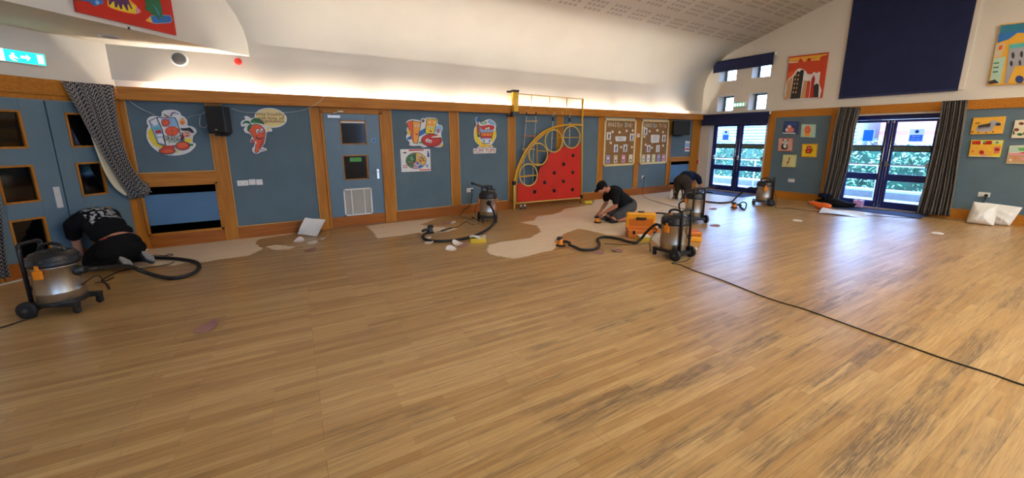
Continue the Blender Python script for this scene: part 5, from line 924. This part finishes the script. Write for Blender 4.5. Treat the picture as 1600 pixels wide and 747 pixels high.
def sheet(name,lab,cat,quad,mt,nx=8,amp=.008,under=None,th=.002):
    m=MB(); a,b_,c,d=quad; n0=(b_-a).cross(d-a).normalized(); rows=[]
    for j in range(7):
        row=[]
        for i in range(nx): s,t=i/(nx-1),j/6; row.append(a.lerp(b_,s).lerp(d.lerp(c,s),t)+n0*amp*math.sin(s*5+t*3))
        rows.append(row)
    m.grid(rows,mt); m.grid([[p-n0*th for p in r][::-1] for r in rows],under or mt); return single(name,m,lab,cat)
sheet('paper_sheet','large white sheet of paper leaning on the skirting beside the single door','paper',[gz(465,366,.01),gz(494.5,369,.01),W((509.5,343.5),.10),W((477,340),.10)],'paper_white',amp=.012)
sheet('paper_sheet','white folded sheet leaning on the vacuum cleaner in mid-floor','paper',[gz(1014,371,.03),gz(1030,384,.015),gz(1033,366,.13),gz(1026,362,.16)],'paper_white',under='black_plastic')
def disc(lab,u,v,mt,r=.075,curl=.02,ax=0.,name='sanding_disc',cat='sanding disc',fold=0):
    p=G((u,v)); m=MB(); rows=[]
    for k in range(5):
        rr=r*k/4+.0005; row=[]
        for i in range(28):
            a=2*PI*i/28; x,y=rr*math.cos(a),rr*math.sin(a); s=x*math.cos(ax)+y*math.sin(ax); row.append(V((p.x+x,p.y+y,.003+curl*(max(0,s+ .2*r)/r)**2)))
        rows.append(row)
    m.grid(rows,mt,closed=True); m.grid([[q+V((0,0,.0018)) for q in r_] for r_ in rows],mt,closed=True); m.grid([rows[-1],[q+V((0,0,.0018)) for q in rows[-1]]],mt,closed=True)
    single(name,m,lab,cat)
disc('pinkish brown sanding disc alone on the open floor near the big vacuum cleaner',322,513,'disc_pink',.085,.035,.4)
disc('white sanding disc nearest the hose bend, tucked outside it',670,379.5,'disc_white'); disc('white sanding disc half under the bend of the hose',667,373,'disc_white',.07)
disc('white curled sanding disc alone just past the hose bend',705,390,'disc_white',.08,.03,1.5); disc('white crumpled sanding disc between the hose and the carton',716,381.5,'disc_white',.09,.04,2.2); disc('pink sanding disc under the crumpled white one by the carton',722,385,'disc_pink',.07,.02,.4)
disc('pink sanding disc on the bare boards under the yoghurt sign socket',698,349,'disc_pink',.09,.01,0.); disc('white sanding disc beside the pink one under the socket',707,348.5,'disc_white',.06,.02,0.)
disc('white curled sanding disc farthest from the single door in the small group',467,377,'disc_white',.075,.035,1.2); disc('flat white sanding disc in front of the leaning paper sheet',488,379.5,'disc_white',.075,.012,.6); disc('white upturned sanding disc closest to the single door',507,373,'disc_white',.07,.06,-.3); disc('pink sanding disc in front of the leaning paper sheet',485,391,'disc_pink',.08,.015,.2)
disc('flat pink sanding disc beside the sander hose on the dark boards',934,395,'disc_pink',.085,.004); disc('curled pink sanding disc between the hose and the vacuum cleaner in mid-floor',964,392,'disc_pink',.085,.03,2.5)
disc('white sanding disc alone on the shiny boards toward the white sacks',1465,365,'disc_white',.075,.006); disc('brown sanding disc on the shiny boards beside the vacuum cleaners',1117,353,'disc_pink',.085,.01); disc('brown sanding disc on the boards near the coiled hose',1114,327,'disc_pink',.08,.01)
disc('small white scrap of disc beside the wheel of the vacuum in mid-floor',1085,390,'disc_white',.04,.02); disc('white sanding disc on the boards below the orange bag',1246,345,'disc_white',.08,.003)
def lump(name,lab,cat,c,r,rz,mt,seed,p=2.6,amp=.18,freq=3.,flat_=.35,extra=None):
    random.seed(seed); m=MB(); rows=[]; ph=[random.uniform(0,6) for _ in range(8)]; cz,sz=math.cos(rz),math.sin(rz)
    sg=lambda x:(abs(x)**(2/p))*(1 if x>=0 else -1)
    for i in range(17):
        a=-PI/2+PI*i/16; row=[]
        for k in range(36):
            b_=2*PI*k/36; x=sg(math.cos(a))*sg(math.cos(b_)); y=sg(math.cos(a))*sg(math.sin(b_)); z=sg(math.sin(a))
            n=1+amp*(math.sin(freq*x+ph[0]+2*z)*.5+math.sin(freq*1.7*y+ph[1]+z*3)*.35+math.sin(freq*3.1*(x+y)+ph[2])*.2+.18*math.sin(freq*6*x+ph[3]+5*z))
            X,Y,Z=x*r[0]*n,y*r[1]*n,z*r[2]*(1+amp*.8*math.sin(freq*x*1.3+ph[4])) 
            if extra: X,Y,Z=extra(X,Y,Z)
            row.append(V((c.x+X*cz-Y*sz,c.y+X*sz+Y*cz,max(.004,c.z+Z))))
        rows.append(row)
    m.grid(rows,mt,closed=True); return single(name,m,lab,cat)
ry=-PI/2
def sack(lab,quad,bottom,lean,th,seed):
    random.seed(seed); ph=[random.uniform(0,6) for _ in range(6)]; a=[E(p,bottom) for p in zp(1480,280,8.3,quad)]; zb=min(q.z for q in a); zt=max(q.z for q in a); rows=[];back=[]; n=26
    for j in range(n):
        t=j/(n-1); row=[];bk=[]
        for i in range(n):
            s=i/(n-1); p=a[0].lerp(a[1],s).lerp(a[3].lerp(a[2],s),t); h=(p.z-zb)/(zt-zb); p=V((p.x+lean*h,p.y,max(.004,p.z-zb)))
            e_=min(1,2.6*min(s,1-s,t,1-t))**.55; w_=.5*abs(math.sin(5*s+6*t+ph[0]))+.5*abs(math.sin(9*t-4*s+ph[1]))+.3*abs(math.sin(14*s+3*t+ph[2])); f=e_*(th*(.5+.75*t))-.020*w_*e_
            row.append(p-V((f,0,0))); bk.append(p+V((f*.45,0,0)))
        rows.append(row);back.append(bk)
    m=MB(); m.grid(rows,'bag_white'); m.grid([r[::-1] for r in back],'bag_white'); single('sack',m,lab,'sack')
sack('full white plastic sack slumped below the socket by the grey curtain',[(312,328),(640,372),(596,636),(232,592)],.42,.14,.15,4)
sack('white plastic sack with flared folds leaning behind the fuller one',[(470,322),(965,388),(800,628),(600,600)],.22,.08,.09,9)
p=G((1281,326)); lump('orange_bag','bright orange bag lying under the edge of the grey curtain','bag',V((p.x,p.y,.07)),(.24,.10,.07),ry-.25,'orange_foam',12,2.3,.12,3,extra=lambda X,Y,Z:(X,Y,Z*(1+.2*X/.24)+(.045 if X<0 else 0)*(-X/.24)))
p=V((L-.36,3.80,.085)); lump('dark_coat','black coats heaped on the floor before the curtained glazed doors','coat',p,(.40,.15,.09),ry,'tshirt_black',21,2.2,.28,4)
p=V((L-.24,3.98,.12)); lump('folded_jacket','dark blue jacket folded on the coats beside the grey curtain','jacket',V((L-.37,4.02,.235)),(.13,.10,.05),ry,'tshirt_navy',25,2.4,.2,4)
p=V((L-.34,4.24,.05)); lump('grey_cloth','grey crumpled cloth between the orange bag and the black coats','cloth',V((L-.50,4.20,.05)),(.08,.06,.05),ry,'grey_plastic',31,2.2,.3,5)
sheet('plastic_sheet','long white crumpled plastic sheet lying in front of the black coats','sheet',[gz(1279,333,.012),gz(1362,341,.012),gz(1345,332,.06),gz(1286,324,.07)],'bag_white',nx=14,amp=.018)
t_=thing('lunch_box','small lilac plastic container on the coats before the glazed doors','container',(L-.12,3.42,.02)); m=MB(); m.box((L-.17,3.36,.02),(L-.05,3.53,.16),'pink_plastic'); build('box_body',m,t_,.015); m=MB(); m.box((L-.175,3.355,.16),(L-.045,3.535,.18),'pink_plastic'); m.cyl((L-.11,3.445,.18),(L-.11,3.445,.215),.03,'pink_plastic'); build('lid',m,t_,.006)
p=G((919,318)); lump('sponge','yellow sponge lying near the foot of the climbing frame','sponge',V((p.x,p.y,.035)),(.10,.06,.035),-.5,'sponge',2,4,.05,3)
p=G((1107,301.5)); lump('cable_coil','dark coiled cable lying on the mat under the small windows','cable',V((p.x,p.y,.03)),(.14,.05,.02),-.5,'black_rubber',2,2,.1,3)
m=MB(); m.tube(catmull([g(178,434),g(166,440),gz(160,437,.01),g(190,424),g(230,419),g(262,414),g(272,410)],8),.006,'black_rubber',6); single('power_cable',m,'thin cable trailing from beside the big vacuum past the kneeling man in black','cable')
m=MB(); m.tube(catmull([g(228,405),g(250,404),g(262,398.5),g(270,398),g(266,400.5),g(245,399.5),g(236,400)],8),.005,'black_rubber',6); single('power_cable',m,'short looped cable on the pale strip beside the kneeling man in black','cable')
# ---------------------------------------------------------------- people
def fuse(name,mb,root,mats_=None,voxel=.009,smooth=8,local=True,fac=.6):
    """one continuous surface from overlapping rounded volumes"""
    o=build(name+'_raw',mb,root,local=local); 
    r=o.modifiers.new('r','REMESH'); r.mode='VOXEL'; r.voxel_size=voxel; r.use_smooth_shade=True
    s=o.modifiers.new('s','SMOOTH'); s.factor=fac; s.iterations=smooth
    dg=bpy.context.evaluated_depsgraph_get(); dg.update(); me=bpy.data.meshes.new_from_object(o.evaluated_get(dg)); me.name=name
    me.materials.clear(); me.materials.append(MATS[mb.mats[0]])
    me.polygons.foreach_set('material_index',[0]*len(me.polygons)); me.polygons.foreach_set('use_smooth',[True]*len(me.polygons))
    bpy.data.objects.remove(o); n=bpy.data.objects.new(name,me); COL.objects.link(n); n.parent=root; ROOTM[n.name]=ROOTM[root.name]; return n
def cap(m,a,b_,ra,rb,mt):
    a=V(a);b_=V(b_); m.cyl(a,b_,ra,mt,rb,20); m.ell(a,(ra,)*3,mt,seg=16,rings=10); m.ell(b_,(rb,)*3,mt,seg=16,rings=10)
def chain(m,pts,rs,mt):
    for i in range(len(pts)-1): cap(m,pts[i],pts[i+1],rs[i],rs[i+1],mt)
def hand(m,w_,d,up,mt,side=1,curl=.9):
    """palm with four curled fingers and a side thumb; w_ wrist, d pointing direction, up = back of hand normal"""
    w_=V(w_);d=V(d).normalized();up=(V(up)-d*V(up).dot(d)).normalized();r=d.cross(up)*side
    c=w_+d*.045; m.ell(c,(.048,.040,.017),mt,(d,r,up)); cap(m,w_-d*.02,w_+d*.02,.025,.024,mt)
    for i,(o,l) in enumerate(((-.028,.070),(-.0095,.080),(.0095,.075),(.028,.060))):
        b_=w_+d*.082+r*o; k=b_+(d*math.cos(curl*.5)-up*math.sin(curl*.5))*l*.45; t=k+(d*math.cos(curl*1.5)-up*math.sin(curl*1.5))*l*.5
        chain(m,[w_+d*.06+r*o*.8,b_,k,t],[.0105,.0105,.0095,.008],mt)
    a=w_+d*.03-r*.032; b_=a+(d*.6-r*.7).normalized()*.035-up*.008; chain(m,[a,b_,b_+(d*.9-up*.3).normalized()*.03],[.012,.011,.0095],mt)
def head(m,c,fwd,up,mt,sc=1.):
    c=V(c);f=V(fwd).normalized();u=(V(up)-f*V(up).dot(f)).normalized();r=f.cross(u)
    P=lambda a,b_,d:c+f*a*sc+r*b_*sc+u*d*sc
    m.ell(P(-.012,0,.03),(.095*sc,.077*sc,.085*sc),mt,(f,r,u)); m.ell(P(.02,0,-.035),(.07*sc,.06*sc,.075*sc),mt,(f,r,u)); m.ell(P(.055,0,-.085),(.03*sc,.035*sc,.025*sc),mt,(f,r,u))
    cap(m,P(.085,0,.0),P(.108,0,-.03),.009*sc,.014*sc,mt); m.ell(P(.075,0,.03),(.018*sc,.05*sc,.012*sc),mt,(f,r,u)); m.ell(P(.085,0,-.062),(.012*sc,.025*sc,.011*sc),mt,(f,r,u))
    for s in (-1,1): m.ell(P(-.01,s*.077,-.01),(.018*sc,.010*sc,.03*sc),mt,(f,r,u))
    return P
def eyes(P,root):
    for s in (-1,1):
        m=MB(); m.ell(P(.078,s*.03,.008),(.011,.012,.009),'art_w',seg=10,rings=6); m.ell(P(.087,s*.03,.008),(.004,.005,.005),'art_k',seg=8,rings=6); build('eye',m,root,local=True)
def shoe(name,m_top,root,heel,toe,up,sole='shoe_dark',upper='shoe_dark'):
    h=V(heel);t=V(toe);d=(t-h).normalized();u=(V(up)-d*V(up).dot(d)).normalized();r=d.cross(u); L_=(t-h).length
    m=MB(); m.ell(h+d*.07+u*.03,(.085,.040,.045),upper,(d,r,u)); m.ell(h+d*(L_-.07)+u*.022,(.085,.046,.034),upper,(d,r,u)); m.ell(h+d*L_*.5+u*.028,(.10,.040,.042),upper,(d,r,u)); m.ell(h+d*.05+u*.065,(.05,.04,.04),upper,(d,r,u)); o=fuse(name,m,root,voxel=.008,smooth=3)
    m=MB(); pts=[]
    for i in range(24):
        a=2*PI*i/24; w_=.045 if math.cos(a)>0 else .036; pts.append(h+d*(L_*.5+math.cos(a)*L_*.52)+r*math.sin(a)*w_*(1-.15*math.cos(a)**2))
    m.slab(pts,u,-.022,.0,sole); build('sole',m,o,.004,local=True); return o
# ---- man kneeling in grey shorts and a cap (seen from the side, facing the wall end)
p=G((967,346)); rz=math.atan2(.30,-.954); ME=thing('person','man in black T-shirt, grey shorts and cap kneeling and sanding the pale floor','person',(p.x,p.y,0),rz)
sk='skin_tan'; body=MB(); hp=V((-.18,0,.34)); sh=V((.21,0,.60)); nk=V((.27,0,.635)); hc=V((.385,0,.675)); hf=V((.55,0,-.80))
body.ell(hp,(.13,.165,.12),sk); body.ell((-.02,0,.44),(.16,.135,.11),sk,((1,0,.6),(0,1,0),(-.6,0,1))); body.ell((.13,0,.555),(.15,.165,.115),sk,((1,0,.45),(0,1,0),(-.45,0,1)))
chain(body,[sh,nk,hc-V((.02,0,.01))],[.075,.058,.055],sk); PH=head(body,hc,(.62,0,-.72),(.72,0,.62),sk)
for s in (-1,1):
    S0=V((.20,s*.17,.575)); El=V((.19,s*.19,.345)); Wr=V((.375,s*.065,.195)); chain(body,[S0,S0.lerp(El,.5),El,El.lerp(Wr,.45),Wr],[.056,.048,.039,.038,.026],sk)
    hand(body,Wr,(.62,-s*.10,-.50),(.5,0,.6),sk,side=s,curl=1.2)
    Hp=V((-.17,s*.09,.30)); Kn=V((.20,s*.11,.065)); An=V((-.22,s*.10,.07)); chain(body,[Hp,Hp.lerp(Kn,.5),Kn],[.10,.082,.058],sk); chain(body,[Kn,Kn.lerp(An,.4)+V((0,0,.01)),An],[.056,.055,.036],sk); cap(body,An,An+V((-.05,0,-.02)),.034,.03,sk)
bd_=fuse('body',body,ME,voxel=.0065,smooth=3); eyes(PH,ME)
c='tshirt_black'; m=MB(); m.ell((-.05,0,.42),(.195,.168,.15),c,((1,0,.65),(0,1,0),(-.65,0,1))); m.ell((.12,0,.56),(.17,.19,.15),c,((1,0,.45),(0,1,0),(-.45,0,1))); m.ell((-.15,0,.40),(.12,.165,.10),c,((1,0,.9),(0,1,0),(-.9,0,1)))
for s in (-1,1): chain(m,[(.17,s*.14,.60),(.20,s*.175,.56),(.195,s*.188,.43)],[.078,.072,.066],c)
fuse('t_shirt',m,ME,voxel=.008,smooth=5)
c='shorts_grey'; m=MB(); m.ell((-.20,0,.32),(.145,.18,.145),c)
for s in (-1,1): chain(m,[(-.19,s*.09,.30),(-.02,s*.105,.20),(.12,s*.11,.13)],[.118,.105,.083],c)
fuse('shorts',m,ME,voxel=.009,smooth=5)
for s in (-1,1):
    m=MB(); m.ell((.21,s*.11,.055),(.075,.068,.055),'black_rubber'); m.ell((.15,s*.11,.045),(.08,.065,.042),'black_rubber'); fuse('knee_pad',m,ME,voxel=.008,smooth=3)
    shoe('shoe',None,ME,(-.25,s*.10,.15),(-.41,s*.10,.06),(.5,0,-.86),'black_rubber','shoe_dark')
    m=MB(); chain(m,[(-.19,s*.10,.075),(-.27,s*.10,.085)],[.043,.045],'black_plastic'); fuse('sock',m,ME,voxel=.008,smooth=2)
f=V((.62,0,-.72)).normalized();u=V((.72,0,.62)).normalized(); m=MB(); m.ell(PH(-.018,0,.045),(.106,.088,.082),'tshirt_black',(f,(0,1,0),u)); cp_=fuse('cap',m,ME,voxel=.008,smooth=2)
m=MB(); pts=[PH(.06+.10*math.cos(a),.072*math.sin(a),.05+.006*math.cos(a)) for a in [(-PI/2)+PI*i/12 for i in range(13)]]; m.slab(pts,u,-.004,.006,'tshirt_black'); build('peak',m,cp_,.002,local=True)
m=MB(); m.ell(PH(-.06,0,-.01),(.055,.07,.06),'hair',(f,(0,1,0),u)); m.ell(PH(.03,0,-.075),(.055,.055,.035),'hair',(f,(0,1,0),u)); fuse('hair_and_beard',m,ME,voxel=.007,smooth=2)
pp=ROOTM[ME.name]@V((.455,0,0)); sander('orange sander held under both hands of the kneeling man in shorts',pp,rz,'orange_plastic')
# ---- man in black kneeling by the entrance doors, seen from behind
p=G((192,417)); rz=math.atan2(.80,-.60)+.12; MK=thing('person','man in black clothes kneeling with his back turned by the blue entrance doors','person',(p.x,p.y,0),rz)
sk='skin'; b=MB(); b.ell((.02,0,.36),(.12,.17,.11),sk); b.ell((.14,0,.49),(.15,.155,.12),sk,((1,0,.8),(0,1,0),(-.8,0,1))); b.ell((.30,0,.60),(.15,.19,.125),sk,((1,0,.4),(0,1,0),(-.4,0,1)))
chain(b,[(.38,0,.62),(.46,0,.60),(.53,0,.55)],[.075,.06,.055],sk); PH=head(b,(.55,0,.52),(.35,0,-.94),(.94,0,.35),sk)
for s in (-1,1):
    S0=V((.36,s*.19,.57)); El=V((.40,-.27,.33)) if s<0 else V((.50,.14,.33)); Wr=V((.55,s*.13 if s<0 else .10,.14)); chain(b,[S0,S0.lerp(El,.5),El,El.lerp(Wr,.45),Wr],[.062,.052,.042,.04,.027],sk); hand(b,Wr,(.5,-s*.2,-.55),(.6,0,.6),sk,side=s,curl=1.1)
    Kn=V((.28,s*.16,.07)); An=V((-.14,s*.12,.08)); chain(b,[(.0,s*.10,.32),(.14,s*.13,.2),Kn],[.11,.09,.062],sk); chain(b,[Kn,(.08,s*.14,.085),An,(-.19,s*.12,.06)],[.058,.058,.038,.034],sk)
fuse('body',b,MK,voxel=.007,smooth=3); eyes(PH,MK)
c='tshirt_print'; m=MB(); m.ell((.17,0,.525),(.17,.215,.135),c,((1,0,.8),(0,1,0),(-.8,0,1))); m.ell((.30,0,.615),(.18,.225,.145),c,((1,0,.3),(0,1,0),(-.3,0,1))); m.ell((.075,0,.435),(.125,.225,.11),c,((1,0,1.2),(0,1,0),(-1.2,0,1)))
for s in (-1,1): chain(m,[(.31,s*.15,.62),(.36,s*.20,.57),((.39,-.25,.42) if s<0 else (.45,.17,.43))],[.10,.088,.074],c)
fuse('t_shirt',m,MK,voxel=.009,smooth=5)
c='trousers_black'; m=MB(); m.ell((-.01,0,.325),(.145,.22,.12),c); m.ell((-.04,0,.22),(.17,.26,.14),c)
for s in (-1,1): chain(m,[(.0,s*.11,.28),(.15,s*.15,.18),(.30,s*.17,.085)],[.135,.115,.08],c); chain(m,[(.28,s*.17,.08),(.05,s*.15,.10),(-.10,s*.13,.10),(-.19,s*.12,.09)],[.08,.09,.066,.05],c)
fuse('trousers',m,MK,voxel=.009,smooth=5)
m=MB(); m.tube([( -.02+.0*i-.155*math.cos((i-6)*.17)+.09, .20*math.sin((i-6)*.17)*1.0, .405) for i in range(13)],.012,'red_dark',8); build('waistband',m,MK,local=True)
for s in (-1,1): shoe('shoe',None,MK,(-.19,s*.12,.17),(-.36,s*.12,.065),(.5,0,-.86),'grey_plastic','shoe_dark')
m=MB(); m.ell(PH(-.02,0,.045),(.105,.086,.085),'hair',((.35,0,-.94),(0,1,0),(.94,0,.35))); fuse('hair',m,MK,voxel=.008,smooth=2)
# ---- man in navy top bending forward on his knees by the gable corner
p=G((1054,312)); rz=math.radians(12); MN=thing('person','man in navy top and brown trousers crawling on his knees by the gable corner','person',(p.x+.30,p.y+.02,0),rz)
sk='skin'; b=MB(); b.ell((.02,0,.50),(.14,.17,.14),sk); b.ell((.24,0,.575),(.19,.14,.12),sk,((1,0,.05),(0,1,0),(-.05,0,1))); b.ell((.46,0,.57),(.17,.175,.12),sk,((1,0,-.15),(0,1,0),(.15,0,1)))
chain(b,[(.55,0,.55),(.64,0,.53),(.70,0,.50)],[.07,.06,.055],sk); PH=head(b,(.74,0,.47),(.45,0,-.89),(.89,0,.45),sk)
for s in (-1,1):
    S0=V((.56,s*.18,.53)); El=V((.70,s*.22,.28)); Wr=V((.78,s*.16,.07)); chain(b,[S0,S0.lerp(El,.5),El,El.lerp(Wr,.45),Wr],[.058,.050,.040,.038,.026],sk); hand(b,Wr,(.85,-s*.1,-.32),(.3,0,.95),sk,side=s,curl=.5)
    Kn=V((.14,s*.12,.07)); chain(b,[(.02,s*.10,.48),(.09,s*.115,.27),Kn],[.11,.088,.062],sk); chain(b,[Kn,(-.06,s*.11,.075),(-.26,s*.10,.075),(-.31,s*.10,.06)],[.058,.058,.038,.034],sk)
fuse('body',b,MN,voxel=.008,smooth=3); eyes(PH,MN)
c='tshirt_navy'; m=MB(); m.ell((.22,0,.60),(.23,.165,.13),c,((1,0,.08),(0,1,0),(-.08,0,1))); m.ell((.45,0,.585),(.19,.195,.135),c,((1,0,-.15),(0,1,0),(.15,0,1)))
for s in (-1,1): chain(m,[(.50,s*.14,.57),(.57,s*.185,.52),(.62,s*.205,.41)],[.085,.076,.066],c)
fuse('t_shirt',m,MN,voxel=.010,smooth=5)
c='trousers_brown'; m=MB(); m.ell((.0,0,.50),(.165,.195,.155),c)
for s in (-1,1): chain(m,[(.0,s*.10,.46),(.08,s*.12,.27),(.14,s*.125,.085)],[.135,.11,.078],c); chain(m,[(.12,s*.125,.08),(-.05,s*.115,.095),(-.22,s*.105,.085)],[.076,.08,.058],c)
fuse('trousers',m,MN,voxel=.010,smooth=5)
for s in (-1,1): shoe('shoe',None,MN,(-.33,s*.11,.27),(-.36,s*.11,.015),(1,0,-.1),'sole_grey','shoe_dark')
m=MB(); m.ell(PH(-.02,0,.04),(.10,.083,.083),'hair',((.45,0,-.89),(0,1,0),(.89,0,.45))); fuse('hair',m,MN,voxel=.009,smooth=2)
# ---------------------------------------------------------------- light, world, camera
w=bpy.data.worlds.new('sky'); bpy.context.scene.world=w; w.use_nodes=True; nt=NT(w.node_tree); bg=w.node_tree.nodes['Background']
tc=nt.n('ShaderNodeTexCoord'); s3=nt.n('ShaderNodeSeparateXYZ'); nt.l(tc.outputs['Generated'],s3.inputs[0]); f=nt.ramp(s3.outputs[2],-.1,.6)
nt.l(nt.mix(f,(.42,.64,1.0),(.26,.48,1.0)),bg.inputs[0]); bg.inputs[1].default_value=SKY
def area(name,loc,rot,sx,sy,e,col):
    l=bpy.data.lights.new(name,'AREA'); l.shape='RECTANGLE'; l.size=sx; l.size_y=sy; l.energy=e; l.color=col; o=bpy.data.objects.new(name,l); COL.objects.link(o); o.location=loc; o.rotation_euler=rot; return o
for i,(a,b_,z0,z1) in enumerate(RW):
    m=MB(); f_=.06
    for q in ((a,a+f_,z0,z1),(b_-f_,b_,z0,z1),(a,b_,z0,z0+f_),(a,b_,z1-f_,z1),((a+b_)/2-.03,(a+b_)/2+.03,z0,z1)): m.box((q[0],-6.24,q[2]),(q[1],-6.16,q[3]),'navy_frame')
    w_=struct('window_%d'%(i+5),m); g_=MB(); g_.box((a+f_,-6.205,z0+f_),(b_-f_,-6.2,z1-f_),'glass_clear'); build('pane',g_,w_)
    area('window_portal',((a+b_)/2,-6.32,(z0+z1)/2),(PI/2,0,0),b_-a,z1-z0,1,(1,1,1)).data.cycles.is_portal=True
for d,y0,y1 in ((0,5.745,7.255),(1,2.455,3.9)):
    area('door_portal',(L+T+.02,(y0+y1)/2,1.03),(0,PI/2,0),2.05,y1-y0,1,(1,1,1)).data.cycles.is_portal=True
for x in (3.0,6.5,10.0):  # unseen fittings, added to fill the room with warm light
  for y in (-1.6,):
    t_=thing('added_pendant','added unseen fill light shaped as a long white suspended fitting','added fill light',(x,y,4.3),0,'added fill lights over the floor')
    m=MB(); m.box((x-.75,y-.14,4.32),(x+.75,y+.14,4.38),'white_plastic'); build('housing',m,t_,.01)
    m=MB(); m.box((x-.73,y-.12,4.30),(x+.73,y+.12,4.319),'added_fill_glow'); build('diffuser',m,t_)
    [build('suspension_wire',MB().tube([(x+q,y,4.38),(x+q,y,4.86)],.006,'chrome',6),t_) for q in (-.5,.5)]
    area('added_fill_down',(x,y,4.29),(0,0,0),1.4,.22,FILL_DOWN,(1,.92,.73))
    area('added_fill_up',(x,y,4.42),(PI,0,0),1.4,.22,FILL_UP,(1,.93,.79))
cam=bpy.data.cameras.new('camera'); co=bpy.data.objects.new('camera',cam); COL.objects.link(co); bpy.context.scene.camera=co
R3=Matrix((RR,UU,-FW)).transposed(); co.matrix_world=Matrix.Translation(O)@R3.to_4x4(); cam.sensor_fit='HORIZONTAL'; cam.sensor_width=36; cam.lens=FL/1600*36
cam.shift_x=-(CX-800)/1600; cam.shift_y=(CY-373.5)/1600; cam.clip_start=.05
sc=bpy.context.scene; vs_=sc.view_settings; vs_.view_transform='Standard'; vs_.look='None'; vs_.gamma=1; vs_.use_curve_mapping=False; vs_.exposure=EXPO
sc.cycles.max_bounces=8; sc.cycles.diffuse_bounces=4; sc.cycles.glossy_bounces=3; sc.cycles.transmission_bounces=4; sc.cycles.transparent_max_bounces=8; sc.cycles.sample_clamp_indirect=6; sc.cycles.use_denoising=True; sc.cycles.caustics_reflective=False; sc.cycles.caustics_refractive=False
